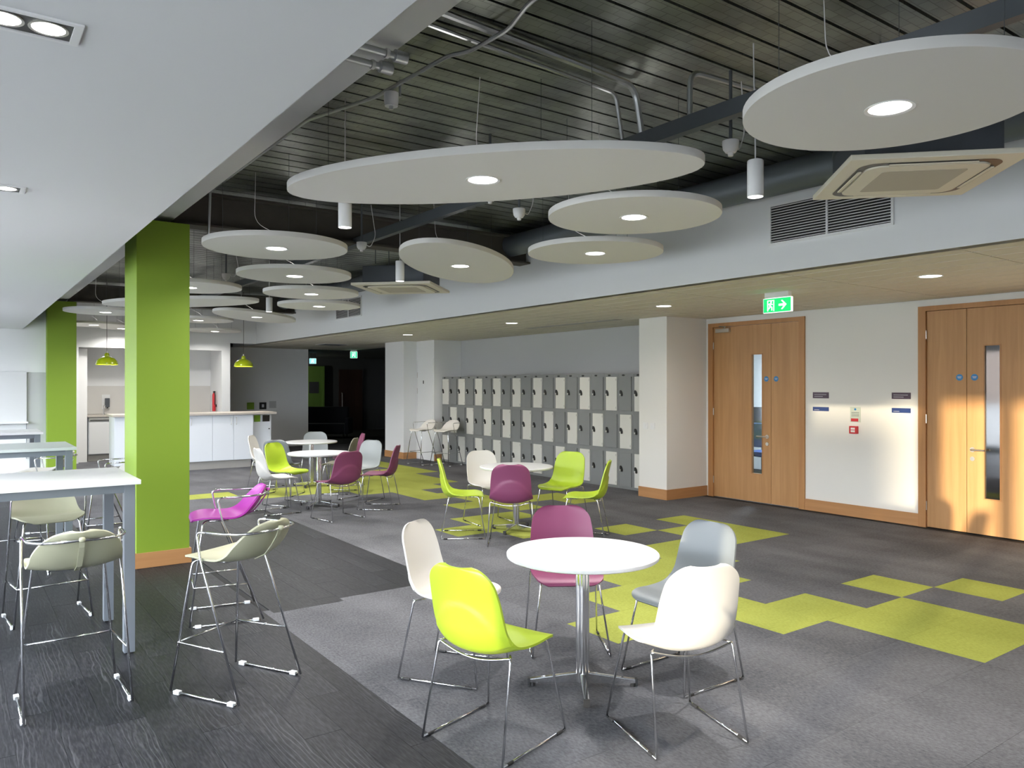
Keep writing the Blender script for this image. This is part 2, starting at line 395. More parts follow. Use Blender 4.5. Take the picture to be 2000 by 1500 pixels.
# ---- steel deck ceiling: each profiled panel is a piece
deck = struct('ceiling', box(XL - 0.4, XB + 0.4, YBACK, 20.2, ZD + 0.045, ZD + 0.3), 'black', 'exposed ribbed galvanised steel deck ceiling')
PITCH = 0.1676
dbm = bmesh.new(); hw = PITCH / 2 - 0.010
prof = [(-hw + 0.008, ZD + 0.045), (-hw, ZD), (hw, ZD), (hw - 0.008, ZD + 0.045)]
A = [dbm.verts.new((XL, p[0], p[1])) for p in prof]; B = [dbm.verts.new((XB + 0.3, p[0], p[1])) for p in prof]
for k in range(len(prof) - 1): dbm.faces.new((A[k], A[k + 1], B[k + 1], B[k]))
deck_me = mesh_of(dbm, 'deck_panel')
y = 2.761 - PITCH / 2 - PITCH * 30
while y < 20.0:
    if y > YBACK + 0.1:
        o = obj('deck_panel', deck_me, 'deck_steel', deck); o.location = (0, y, 0)
    y += PITCH
# ---- plaster ceiling at the left
struct('ceiling', box(XWIN - 0.1, XL, YBACK, 15.8, ZC, ZC + 0.05), 'soffit_paint', 'smooth white plaster ceiling over the high tables')
struct('wall_top', box(XL - 0.05, XL - 0.0, YBACK, 15.8, ZC + 0.05, ZC + 0.12), 'soffit_paint')
struct('ceiling', box(XWIN - 0.25, XL - 0.4, YBACK - 0.15, 20.5, ZD + 0.03, ZD + 0.3), 'dark_steel', 'concrete slab above the plaster ceiling')
struct('ceiling', box(XB + 0.4, XW + 0.15, YBACK - 0.15, 20.5, ZC + 0.12, ZD + 0.3), 'dark_steel', 'void above the corridor ceiling')
struct('wall_left', box(XWIN - 0.25, XL + 0.8, 18.4, 18.6, 0, ZD + 0.03), 'white_paint')
# ---- painted beam above the columns and cross beams
struct('trim_1', box(1.36, 1.63, YBACK, 18.2, 3.15, ZD + 0.03), 'white_paint', 'white boxed beam running over the green columns')
for yb in (-0.6, 7.55, 15.6):
    struct('trim_2', boxes([(1.63, XB, yb, yb + 0.22, 3.12, 3.14), (1.63, XB, yb + 0.09, yb + 0.13, 3.14, 3.42), (1.63, XB, yb, yb + 0.22, 3.42, 3.44)]), 'brown_beam', 'dark steel cross beam under the deck')
# ---- columns
for k, yc in enumerate((7.45, 15.55)):
    col = struct_empty('column_%d' % (k + 1), (0, 0, 0), ['tall lime green square column between high tables and round tables', 'far lime green square column beside the kitchen opening'][k])
    obj('shaft', box(1.30, 1.745, yc, yc + 0.58, 0, 3.10, 0.004), 'lime_paint', col)
    obj('skirting', box(1.285, 1.76, yc - 0.015, yc + 0.595, 0, 0.135, 0.004), 'oak_skirting', col)
# ---- bulkhead and corridor ceiling
bulk = struct('wall_bulkhead', box(XB, XB + 0.12, YBACK, 20.1, ZC, 3.37), 'white_paint', 'white bulkhead face between deck ceiling and corridor ceiling')
struct('trim_3', box(XB + 0.02, XB + 0.25, YBACK, 20.1, 3.37, ZD + 0.03), 'dark_steel')
cc = struct('ceiling', box(XB + 0.12, XW, YBACK, 20.1, ZC + 0.005, ZC + 0.12), 'brown_beam', 'low corridor ceiling of pale plank tiles')
ct_me = mesh_of(box(0, 1, 0, 1, ZC, ZC + 0.0049), 'ceiling_tile')
CW, CL = 0.30, 1.5
nx = int((XW - XB) / CW) + 1
for a in range(nx):
    x0 = XB + CW * a; x1 = min(XW, x0 + CW)
    yy = 4.09 - CL * 4
    while yy < 20.1:
        y0, y1 = max(YBACK, yy), min(20.1, yy + CL); yy += CL
        if y1 - y0 < 0.05 or y1 < 1.2: continue
        o = obj('ceiling_tile', ct_me, 'tile_ceiling', cc); o.location = (x0 + 0.012, y0 + 0.005, 0); o.scale = (x1 - x0 - 0.024, y1 - y0 - 0.010, 1)
# ---- right-hand walls
D1a, D1b, D2a, D2b, DH = 5.887, 7.47, 2.80, 4.425, 2.525
struct('wall_right', boxes([(XW, XW + 0.15, YBACK, D2a, 0, ZC), (XW, XW + 0.15, D2b, D1a, 0, ZC), (XW, XW + 0.15, D1b, 8.06, 0, ZC),
                            (XW, XW + 0.15, D2a, D2b, DH, ZC), (XW, XW + 0.15, D1a, D1b, DH, ZC)]), 'warm_paint', 'white wall with the two oak double doors')
struct('wall_lockers', box(XW, XW + 0.15, 8.06, 16.0, 0, ZC), 'grey_wall', 'grey wall above and behind the lockers')
struct('wall_pier', box(8.15, XW, 7.52, 8.06, 0, ZC), 'warm_paint', 'white pier between oak doors and lockers')
struct('wall_riser', boxes([(8.0, XW, 15.1, 16.0, 0, ZC), (8.32, XW, 14.33, 15.1, 0, ZC)]), 'white_paint', 'white projecting wall left of the lockers')
SK = 0.145
struct('baseboard_right', boxes([(XW - 0.018, XW, YBACK, D2a - 0.0, 0, SK), (XW - 0.018, XW, D2b, D1a, 0, SK)]), 'oak_skirting')
struct('baseboard_pier', boxes([(8.132, 8.15, 7.502, 8.06, 0, SK), (8.15, XW, 7.502, 7.52, 0, SK)]), 'oak_skirting')
struct('baseboard_riser', boxes([(7.982, 8.0, 15.082, 16.0, 0, SK), (8.0, 8.32, 15.082, 15.1, 0, SK), (8.32, 8.5, 14.312, 14.33, 0, SK)]), 'oak_skirting')
# ---- back walls, kitchen recess
KY = 18.2
struct('wall_back', boxes([(5.15, 7.75, 20.1, 20.4, 0, ZC), (7.55, 7.75, 20.4, 26.0, 0, ZC)]), 'white_paint', 'white back wall behind the far round tables')
struct('wall_kitchen', boxes([(1.75, 2.08, KY, KY + 0.12, 0, ZD), (4.96, 5.15, KY, 20.1, 0, ZD), (2.08, 4.96, KY, KY + 0.12, 2.42, ZD), (5.15, XB + 0.1, KY, KY + 0.12, ZC, ZD),
                              (1.96, 2.08, KY + 0.12, 19.2, 0, ZC), (2.08, 4.96, 19.15, 19.3, 0, ZC), (2.08, 4.96, KY + 0.12, 19.15, 2.5, ZC)]), 'white_paint', 'white wall with the wide kitchen opening')
struct('wall_left', boxes([(XWIN - 0.25, 1.36, 15.8, 15.95, 0, ZD + 0.03), (1.36, 1.63, 16.1, KY, 0, ZC)]), 'white_paint', 'white wall behind the high tables')
struct('wall_rear', box(XWIN, XW + 0.15, YBACK - 0.15, YBACK, 0, ZD + 0.3), 'white_paint')
# dark passage beyond the back wall; its shade is put into the surface colours
struct('wall_passage', boxes([(8.0, 13.2, 26.0, 26.2, 0, ZC), (7.6, 8.0, 26.0, 26.2, 0, ZC), (13.0, 13.2, 16.0, 26.0, 0, ZC), (XW, 13.2, 15.85, 16.0, 0, ZC)]), 'dark_wall', 'passage walls with shade put into their dark colour')
struct('ceiling', boxes([(XW, 13.2, 16.0, 26.2, ZC, ZC + 0.1), (7.6, XW, 20.1, 26.2, ZC, ZC + 0.1)]), 'dark_wall', 'passage ceiling with shade put into its dark colour')
struct('floor', boxes([(XW + 0.1, 13.2, 16.0, 26.2, -0.004, 0.001), (7.75, XW + 0.1, 20.1, 26.2, -0.004, 0.001)]), 'dark_floor', 'passage floor with shade put into its dark colour')
# rooms behind the doors
struct('wall_room', boxes([(12.6, 12.75, 4.5, 10.0, 0, ZC), (XW + 0.15, 12.75, 9.9, 10.0, 0, ZC), (XW + 0.15, 12.75, 5.1, 5.2, 0, ZC), (XW + 0.15, 12.75, 5.1, 10.0, ZC, ZC + 0.1)]), 'white_paint', 'bright room behind the first oak door')
struct('wall_room_dark', boxes([(11.5, 11.6, 1.0, 5.1, 0, ZC), (XW + 0.15, 11.6, 1.0, 1.1, 0, ZC), (XW + 0.15, 11.6, 1.0, 5.1, ZC, ZC + 0.1)]), 'grey_wall', 'dim room behind the second oak door')
# ---- window wall on the left (lights the room)
WH, WS = 2.5, 0.10
wins = [(-2.9, 3.1), (3.7, 8.6), (9.2, 15.0)]
segs = [(XWIN - 0.25, XWIN, YBACK - 0.15, wins[0][0], 0, ZC), (XWIN - 0.25, XWIN, YBACK - 0.15, 15.95, ZC, ZD + 0.4)]
for a, b in zip(wins, wins[1:]): segs.append((XWIN - 0.25, XWIN, a[1], b[0], 0, ZC))
segs.append((XWIN - 0.25, XWIN, wins[-1][1], 15.95, 0, ZC))
for a, b in wins: segs += [(XWIN - 0.25, XWIN, a, b, WH, ZC), (XWIN - 0.25, XWIN, a, b, 0, WS)]
struct('wall_window', boxes(segs), 'white_paint', 'outer wall with tall windows')
for k, (a, b) in enumerate(wins):
    w = struct_empty('window_%d' % (k + 1), (XWIN - 0.12, a, WS), 'tall window in the outer wall')
    n = max(2, round((b - a) / 1.25)); L = b - a; HH = WH - WS
    fr = [(-0.04, 0.04, 0, L, 0, 0.05), (-0.04, 0.04, 0, L, HH - 0.05, HH), (-0.04, 0.04, 0, 0.05, 0.05, HH - 0.05), (-0.04, 0.04, L - 0.05, L, 0.05, HH - 0.05)]
    muls = [L * q / n for q in range(1, n)]
    if k == 0: muls = [1.53 - a, 0.78 - a, -0.62 - a, -1.9 - a]
    obj('window_frame', boxes(fr), 'frame_grey', w)
    last = 0.05
    for q, mm in enumerate(muls + [L - 0.05]):
        hwm = (0.12, 0.085, 0.03, 0.03, 0.03)[q] if k == 0 else 0.03
        if mm < L - 0.06: obj('mullion', box(-0.04, 0.04, mm - hwm, mm + hwm, 0.05, HH - 0.05), 'frame_grey', w)
        e = mm - hwm if mm < L - 0.06 else mm
    edges = [0.05] + sorted(muls) + [L - 0.05]
    for e0, e1 in zip(edges, edges[1:]): obj('pane', box(-0.004, 0.004, e0 + 0.02, e1 - 0.02, 0.04, HH - 0.04), 'window_glass', w)
# outdoors: ground and an added unseen block that cuts sun from the further windows
struct('ground_outside', box(-90, XWIN - 0.25, -60, 85, -0.35, -0.05), 'asphalt')
struct('wall_outer', boxes([(-2.55, 13.4, 26.25, 26.4, -0.3, 3.9), (13.22, 13.4, -3.35, 26.25, -0.3, 3.9), (XW + 0.15, 13.22, -3.35, -3.2, -0.3, 3.9), (-2.55, -2.4, 15.95, 26.25, -0.3, 3.9)]), 'grey_wall')
struct('ceiling', box(-2.55, 13.4, -3.35, 26.4, 3.82, 3.95), 'dark_steel', 'roof slab over the whole floor')
struct('sun_blocker', boxes([(-70, -60, -12.2, -10.3, -0.05, 7.72), (-70, -60, -10.3, 80, -0.05, 9.5)]), 'blocker_brown', 'unseen block added outside to cut sun from the further windows')

# ------------------------------------------------------------------ doors
def double_door(name, label, ya, yb, seam, wide_left, vis, handle_y, glass, closer):
    d = struct_empty(name, (XW, 0, 0), label)
    fw = 0.085; ft = 2.47
    obj('frame', boxes([(-0.025, 0.16, ya, ya + fw, 0, DH), (-0.025, 0.16, yb - fw, yb, 0, DH), (-0.025, 0.16, ya + fw, yb - fw, ft, DH)]), 'oak_frame', d)
    L0, L1 = ya + fw + 0.004, yb - fw - 0.004
    for (a, b, main) in ((L0, seam - 0.003, not wide_left), (seam + 0.003, L1, wide_left)):
        if main:
            v0, v1, z0, z1 = vis
            leaf = obj('leaf', boxes([(0.0, 0.045, a, v0, 0.008, ft - 0.004), (0.0, 0.045, v1, b, 0.008, ft - 0.004), (0.0, 0.045, v0, v1, 0.008, z0), (0.0, 0.045, v0, v1, z1, ft - 0.004)]), 'oak_door', d)
            obj('glass', box(0.018, 0.026, v0 - 0.004, v1 + 0.004, z0 - 0.004, z1 + 0.004), glass, leaf)
            g = 0.014
            obj('bead', boxes([(-0.005, 0.0, v0 - g, v0, z0 - g, z1 + g), (-0.005, 0.0, v1, v1 + g, z0 - g, z1 + g), (-0.005, 0.0, v0, v1, z0 - g, z0), (-0.005, 0.0, v0, v1, z1, z1 + g)]), 'oak_frame', leaf)
            s = 1 if wide_left else -1      # lever points away from the seam
            y0 = handle_y
            hb = rod([(0.0, y0, 0.92), (-0.055, y0, 0.92), (-0.055, y0 + s * 0.135, 0.92)], 0.010, 10, 0.018)
            lathe([(0.0, 0), (0.026, 0), (0.026, 0.008), (0.0, 0.008)], 20, bm=None).free()
            obj('lever_handle', hb, 'brushed', leaf, smooth=True)
            rs = lathe([(0.0, 0.0), (0.027, 0.0), (0.027, 0.008), (0.0, 0.008)], 20)
            for v in rs.verts: v.co = Vector((-v.co.z, v.co.x + y0, v.co.y + 0.92))
            obj('rose', rs, 'brushed', leaf)
            ls = lathe([(0.0, 0.0), (0.024, 0.0), (0.024, 0.008), (0.0, 0.008)], 20)
            for v in ls.verts: v.co = Vector((-v.co.z, v.co.x + y0, v.co.y + 0.82))
            obj('lock_rose', ls, 'brushed', leaf)
        else:
            leaf = obj('leaf', box(0.0, 0.045, a, b, 0.008, ft - 0.004, 0.002), 'oak_door', d)
        # round blue fire door sticker near the seam
        sy = seam + (0.075 if a > seam else -0.08)
        st = lathe([(0.0, 0.0), (0.036, 0.0), (0.036, 0.002), (0.0, 0.002)], 24)
        for v in st.verts: v.co = Vector((-v.co.z, v.co.x + sy, v.co.y + 1.71))
        stk = obj('fire_door_sticker', st, 'sticker_blue', leaf)
        obj('lettering', boxes([(-0.0028, -0.002, sy - 0.022, sy + 0.022, 1.716, 1.720), (-0.0028, -0.002, sy - 0.020, sy + 0.020, 1.708, 1.712), (-0.0028, -0.002, sy - 0.015, sy + 0.015, 1.700, 1.704)]), 'sign_text', stk)
        hy = L0 - 0.006 if a == L0 else L1 + 0.006
        for hz in (0.25, 1.24, 2.2): obj('hinge', rod([(-0.008, hy, hz - 0.05), (-0.008, hy, hz + 0.05)], 0.008, 8), 'brushed', leaf)
    if closer:
        cb = obj('closer', box(-0.05, -0.001, L1 - 0.30, L1 - 0.06, 2.385, 2.44, 0.006), 'brushed', d)
        obj('closer_arm', rod([(-0.03, L1 - 0.2, 2.445), (-0.16, L1 - 0.33, 2.455), (-0.03, L1 - 0.12, 2.475)], 0.008, 8, 0.01), 'brushed', cb)
    return d
double_door('door_1', 'oak double door with bright narrow glass strip under the exit sign', D1a, D1b, 6.409, True, (6.555, 6.722, 0.40, 2.05), 6.47, 'door_glass', True)
double_door('door_2', 'oak double door at the right edge with dark glass strip', D2a, D2b, 3.909, False, (3.578, 3.728, 0.40, 2.05), 3.85, 'dark_glass', False)

# things seen through the glass of the first door
t = thing('office_desk', 'pale desk with green drawers glimpsed through the first door glass', 'desk', (11.6, 8.55, 0))
obj('worktop', box(-0.35, 0.35, -0.8, 0.8, 0.72, 0.75, 0.003), 'table_white', t)
obj('drawer_unit', box(-0.3, 0.3, -0.75, -0.3, 0.02, 0.72, 0.004), 'teal_desk', t)
for s in (-1, 1): obj('leg', box(-0.3 if s < 0 else 0.26, -0.26 if s < 0 else 0.3, 0.7, 0.75, 0, 0.72), 'frame_grey', t)
t = thing('monitor', 'black computer screen glimpsed through the first door glass', 'monitor', (11.75, 8.75, 0.752))
obj('screen', box(-0.02, 0.02, -0.28, 0.28, 0.14, 0.48, 0.006), 'black', t)
obj('stand', rod([(0.03, 0, 0.0), (0.03, 0, 0.3)], 0.02, 10), 'black', t); obj('foot', box(-0.1, 0.1, -0.12, 0.12, 0.0, 0.012), 'black', t)
t = thing('office_chair', 'dark blue office chair glimpsed low through the first door glass', 'chair', (11.0, 8.0, 0))
obj('seat', box(-0.22, 0.22, -0.22, 0.22, 0.44, 0.52, 0.03), 'blue_seat', t); obj('backrest', box(-0.26, -0.2, -0.2, 0.2, 0.6, 1.0, 0.025), 'blue_seat', t)
obj('gas_column', rod([(0, 0, 0.06), (0, 0, 0.45)], 0.025, 10), 'black', t); obj('back_bar', rod([(-0.05, 0, 0.43), (-0.26, 0, 0.46), (-0.26, 0, 0.7)], 0.015, 8, 0.05), 'black', t)
for k in range(5):
    a = 2 * PI * k / 5; obj('base_arm', rod([(0, 0, 0.08), (0.28 * math.cos(a), 0.28 * math.sin(a), 0.03)], 0.018, 8), 'black', t)
def ceiling_area(name, parent, loc, size, power, col):
    l = bpy.data.lights.new(name, 'AREA'); l.shape = 'DISK'; l.size = size; l.energy = power; l.color = col
    o = bpy.data.objects.new(name, l); C.objects.link(o); o.location = loc; o.parent = parent; return o
t = thing('office_light', 'ceiling light panel inside the room behind the first door', 'ceiling light', (11.0, 7.6, ZC - 0.004))
obj('housing', box(-0.3, 0.3, -0.3, 0.3, -0.03, 0, 0.004), 'white_metal', t); obj('diffuser', box(-0.27, 0.27, -0.27, 0.27, -0.036, -0.028), 'lamp_lens_soft', t)
ceiling_area('office_lamp', t, (0, 0, -0.05), 0.5, 120, (0.9, 0.95, 1.0))

# ------------------------------------------------------------------ notices on the wall between the doors
def wall_sign(name, label, y0, y1, z0, z1, m, lines, cat='sign', group=None, lm='sign_text'):
    t = thing(name, label, cat, (XW, (y0 + y1) / 2, (z0 + z1) / 2), 0, group); w, h = (y1 - y0) / 2, (z1 - z0) / 2
    obj('plate', box(-0.006, -0.0005, -w, w, -h, h, 0.001), m, t)
    for (a, b, c, d, lm2) in lines: obj('text_line', box(-0.0072, -0.006, a, b, c, d), lm2, t)
    return t
def lines_maroon(): return [(-0.08, 0.09, 0.006, 0.012, 'sign_text'), (-0.03, 0.09, -0.018, -0.012, 'sign_text')]
wall_sign('room_sign', 'dark maroon room name sign beside the first oak door', 5.553, 5.777, 1.457, 1.534, 'sign_maroon', lines_maroon())
wall_sign('room_sign', 'dark maroon room name sign beside the second oak door', 4.519, 4.742, 1.462, 1.537, 'sign_maroon', lines_maroon())
wall_sign('room_sign', 'narrow dark blue sign under the maroon sign by the first door', 5.553, 5.777, 1.293, 1.345, 'sign_blue', [(0.02, 0.09, -0.014, -0.008, 'sign_text')])
wall_sign('room_sign', 'narrow dark blue sign under the maroon sign by the second door', 4.519, 4.742, 1.299, 1.355, 'sign_blue', [(0.02, 0.09, -0.014, -0.008, 'sign_text')])
t = wall_sign('fire_notice', 'pale fire action notice with red base above the call point', 5.131, 5.264, 1.168, 1.355, 'notice', [(-0.05, 0.05, q, q + 0.004, 'black') for q in (-0.02, -0.005, 0.01, 0.025)])
obj('red_panel', box(-0.0075, -0.006, -0.04, 0.055, -0.085, -0.048), 'red', t)
dk = lathe([(0.0, 0), (0.014, 0), (0.014, 0.0015), (0, 0.0015)], 16)
for v in dk.verts: v.co = Vector((-0.006 - v.co.z, v.co.x, v.co.y + 0.065))
obj('blue_symbol', dk, 'sticker_blue', t)
t = thing('fire_call_point', 'small red square fire alarm call point on white wall', 'fire alarm', (XW, 5.207, 1.073))
obj('body', box(-0.045, -0.0005, -0.05, 0.05, -0.047, 0.047, 0.006), 'red', t)
obj('press_plate', boxes([(-0.047, -0.045, -0.027, 0.027, 0.005, 0.028), (-0.047, -0.045, -0.027, 0.027, -0.028, -0.003)]), 'white_metal', t)
for k, yy in enumerate((7.93, 7.79)):
    t = thing('light_switch', ['left white switch plate on the pier beside the lockers', 'right white switch plate on the pier beside the lockers'][k], 'switch', (8.15, yy, 1.035))
    obj('plate', box(-0.008, -0.0005, -0.045, 0.045, -0.045, 0.045, 0.002), 'white_metal', t); obj('rocker', box(-0.012, -0.008, -0.012, 0.012, -0.02, 0.02, 0.001), 'white_paint', t)

# ------------------------------------------------------------------ exit signs
def exit_sign(loc, rotz, w, h, label, hang, green_m, arrow=True, back=True):
    """faces local -X, width along Y (image left is +Y)"""
    t = thing('exit_sign', label, 'exit sign', loc, rotz)
    obj('bracket', box(-0.03, 0.03, -w * 0.42, w * 0.42, h / 2, h / 2 + hang), 'white_metal', t)
    obj('rim', box(-0.016, 0.016, -w / 2, w / 2, -h / 2, h / 2, 0.003), 'exit_white', t)
    p = obj('panel', box(-0.0185, -0.016, -w / 2 + 0.006, w / 2 - 0.006, -h / 2 + 0.006, h / 2 - 0.006), green_m, t)
    k = h / 0.15; F = -0.0185
    if arrow:
        ya = -w * 0.20
        obj('arrow', prism([(ya + y * k, z * k) for y, z in [(0.045, 0.011), (-0.012, 0.011), (0.018, 0.045), (0.002, 0.048), (-0.047, 0), (0.002, -0.048), (0.018, -0.045), (-0.012, -0.011), (0.045, -0.011)]], 'x', F - 0.001, F), 'exit_white', p)
        yd = w * 0.22
    else: yd = 0
    obj('doorway', prism([(yd + y * k, z * k) for y, z in [(0.042, 0.055), (-0.042, 0.055), (-0.042, -0.058), (-0.03, -0.058), (-0.03, 0.045), (0.03, 0.045), (0.03, -0.058), (0.042, -0.058)]], 'x', F - 0.001, F), 'exit_white', p)
    man = bmesh.new()
    def limb(a, b, r):
        a, b = Vector((F - 0.0015, yd + a[0] * k, a[1] * k)), Vector((F - 0.0015, yd + b[0] * k, b[1] * k)); dd = (b - a).normalized(); n = Vector((0, -dd.z, dd.y)) * r * k
        man.faces.new([man.verts.new(a + n), man.verts.new(b + n), man.verts.new(b - n), man.verts.new(a - n)])
    limb((0.002, 0.024), (0.008, -0.008), 0.009); limb((0.004, 0.022), (-0.022, 0.008), 0.004); limb((0.0, 0.022), (0.026, 0.012), 0.004)
    limb((0.008, -0.006), (-0.016, -0.022), 0.006); limb((-0.016, -0.022), (-0.012, -0.05), 0.005); limb((0.008, -0.006), (0.018, -0.03), 0.006); limb((0.018, -0.03), (0.04, -0.04), 0.005)
    man.faces.new([man.verts.new((F - 0.0015, yd + (-0.006 + 0.009 * math.cos(q)) * k, (0.036 + 0.009 * math.sin(q)) * k)) for q in [2 * PI * x / 12 for x in range(12)]])
    bmesh.ops.solidify(man, geom=man.faces[:], thickness=0.001)
    obj('running_figure', man, 'exit_white', p)
    return t
exit_sign((7.0, 4.90, 2.465), 0, 0.34, 0.155, 'green running-man exit sign with right arrow above the first oak door', 0.057, 'exit_green')
exit_sign((8.85, 19.6, 2.46), math.radians(60), 0.19, 0.18, 'small glowing green exit sign hanging in the dark passage', 0.05, 'exit_teal', arrow=False)
exit_sign((8.78, 22.4, 2.36), math.radians(60), 0.2, 0.16, 'small pale blue glowing sign deep in the dark passage', 0.16, 'exit_blue', arrow=False)

# ------------------------------------------------------------------ lockers: 19 towers of three doors
LX, LP, LY0 = 8.5, 0.32, 14.29
carc = box(0.0, 0.46, 0.0, LP - 0.002, 0, 1.805, 0.002); carc_me = mesh_of(carc, 'carcass')
door_me = {}
rows = [(0.045, 0.565), (0.632, 1.165), (1.222, 1.757)]
for r, (z0, z1) in enumerate(rows):
    door_me[r] = mesh_of(box(-0.016, -0.0005, 0.035, LP - 0.037, z0, z1, 0.003), 'locker_door')
def oval(yc, zc, a, b, x0, x1, tilt=0.0):
    bm = lathe([(0.0, x0), (1, x0), (1, x1), (0.0, x1)], 18)
    for v in bm.verts:
        y, z = v.co.x * a, v.co.y * b
        v.co = Vector((v.co.z, yc + y * math.cos(tilt) - z * math.sin(tilt), zc + y * math.sin(tilt) + z * math.cos(tilt)))
    return bm
lock_me, core_me, card_me = {}, {}, {}
for r, (z0, z1) in enumerate(rows):
    zc = (z0 + z1) / 2 + 0.01; yc = LP - 0.075
    lock_me[r] = mesh_of(oval(yc, zc, 0.022, 0.05, -0.034, -0.016, -0.35), 'lock', True, 40)
    core_me[r] = mesh_of(oval(yc + 0.012, zc - 0.022, 0.011, 0.013, -0.042, -0.034), 'lock_core', True, 40)
    card_me[r] = [mesh_of(box(-0.0175, -0.016, 0.05, 0.056, z1 - 0.06, z1 - 0.03), 'hinge_pin'), mesh_of(box(-0.0175, -0.016, 0.05, 0.056, z0 + 0.03, z0 + 0.06), 'hinge_pin')]
plate_me = mesh_of(oval(LP / 2 + 0.06, 1.782, 0.032, 0.013, -0.004, 0.0), 'number_plate', True, 40)
for c in range(19):
    kind = 'white top door' if c % 2 == 0 else 'grey top door'
    t = thing('locker_tower', 'grey three-door locker column with %s, %s from the riser wall' % (kind, ORD[c]), 'locker', (LX, LY0 - LP * (c + 1), 0), 0, 'wall of lockers')
    obj('carcass', carc_me, 'locker_grey', t)
    for r in range(3):
        d = obj('locker_door', door_me[r], 'locker_white' if (c + r) % 2 == 0 else 'locker_grey', t)
        obj('lock', lock_me[r], 'black', d); obj('lock_core', core_me[r], 'locker_white', d); [obj('hinge_pin', q, 'locker_grey', d) for q in card_me[r]]
    obj('number_plate', plate_me, 'black', t)
# riser door on the projecting wall
d = struct_empty('door_3', (8.32, 14.72, 0), 'small flush white service door beside the lockers')
obj('frame', boxes([(-0.012, 0, -0.36, -0.32, 0.0, 2.2), (-0.012, 0, 0.32, 0.36, 0.0, 2.2), (-0.012, 0, -0.32, 0.32, 2.16, 2.2)]), 'white_paint', d)
obj('leaf', box(-0.008, 0, -0.315, 0.315, 0.01, 2.155, 0.002), 'white_paint', d)
for hz in (1.5, 1.85): obj('hinge', rod([(-0.014, 0.318, hz - 0.06), (-0.014, 0.318, hz + 0.06)], 0.007, 8), 'brushed', d)
obj('notice', box(-0.011, -0.008, 0.04, 0.075, 1.66, 1.73), 'black', d)

# ------------------------------------------------------------------ ceiling rafts
def raft(cx, cy, a, b, ang, label, zb=2.80):
    t = thing('ceiling_raft', label, 'ceiling raft', (cx, cy, zb), ang, 'round and oval white acoustic rafts')
    n = 72; ring = [(a * math.cos(2 * PI * k / n), b * math.sin(2 * PI * k / n)) for k in range(n)]
    bm = bmesh.new(); lv = []
    hr = 0.092
    hole = [(hr * math.cos(2 * PI * k / n), hr * math.sin(2 * PI * k / n)) for k in range(n)]
    for pts, z in ((hole, 0.0), ([(x * (1 - 0.002 / a), y * (1 - 0.002 / b)) for x, y in ring], 0.0), (ring, 0.003), (ring, 0.042), (hole, 0.042)):
        lv.append([bm.verts.new((x, y, z)) for x, y in pts])
    for p, q in zip(lv, lv[1:] + lv[:1]):
        for k in range(n): bm.faces.new((p[k], p[(k + 1) % n], q[(k + 1) % n], q[k]))
    obj('panel', bm, 'raft', t, smooth=True, auto=35)
    lamp = obj('downlight_rim', lathe([(0.084, -0.001), (0.100, -0.004), (0.100, 0.0), (0.084, 0.004)], 40), 'white_metal', t, smooth=True)
    obj('lens', lathe([(0.0, 0.0015), (0.085, 0.0015), (0.085, 0.03), (0.0, 0.03)], 40), 'lamp_lens', lamp)
    l = ceiling_area('raft_lamp', t, (0, 0, -0.012), 0.16, 16, (1.0, 0.965, 0.91)); l.data.spread = math.radians(150)
    for k in range(3):
        w = 2 * PI * k / 3 + 0.4 - ang; x, y = 0.78 * a * math.cos(w), 0.78 * b * math.sin(w)
        obj('hanger', rod([(x, y, 0.04), (x, y, ZD - zb)], 0.0015, 6), 'grey_steel', t)
    obj('flex', rod([(0.05, 0.02, 0.04), (0.06, 0.05, 0.12), (-0.12, 0.22, 0.25), (-0.1, 0.25, ZD - zb)], 0.0025, 6, 0.1), 'white_metal', t)
R = 0.6
dg = math.radians
raft(3.22, 1.705, R, R, 0, 'large round white raft at the top right corner')
raft(2.455, 3.675, 1.24, 0.50, dg(-52), 'huge long oval white raft in the middle of the ceiling')
raft(3.86, 3.87, R, R, 0, 'round white raft under the right tip of the huge oval raft')
raft(4.635, 5.13, R, R, 0, 'round white raft nearest the bulkhead, below another round raft')
raft(4.05, 6.46, 1.27, 0.50, dg(45.7), 'oval white raft slanting down to the right at picture centre')
raft(2.245, 6.56, R, R, 0, 'round white raft just right of the near green column')
raft(2.975, 8.11, R, R, 0, 'second round white raft of the row behind the green column raft')
raft(3.735, 9.58, R, R, 0, 'third round white raft of the row receding to the bulkhead')
raft(4.41, 11.0, R, R, 0, 'fourth round white raft of the row, before the small grille')
raft(4.23, 13.36, 1.28, 0.52, dg(50.3), 'distant slanting oval white raft near the far bulkhead')
raft(2.29, 9.80, R, R, 0, 'round white raft half hidden behind the near green column')
raft(2.61, 11.73, 1.24, 0.52, dg(-50), 'distant oval white raft crossing behind the near green column')
raft(1.97, 13.9, R, R, 0, 'round white raft in front of the far green column')
raft(3.58, 14.64, R, R, 0, 'distant round white raft right of the column below the oval raft')
raft(2.2, 16.95, R, R, 0, 'far round white raft above the left kitchen pendant')
raft(2.81, 17.7, 0.4, 0.4, 0, 'small far white raft just left of the near column edge')
raft(4.6, 17.4, 0.55, 0.55, 0, 'farthest round white raft close to the kitchen header')
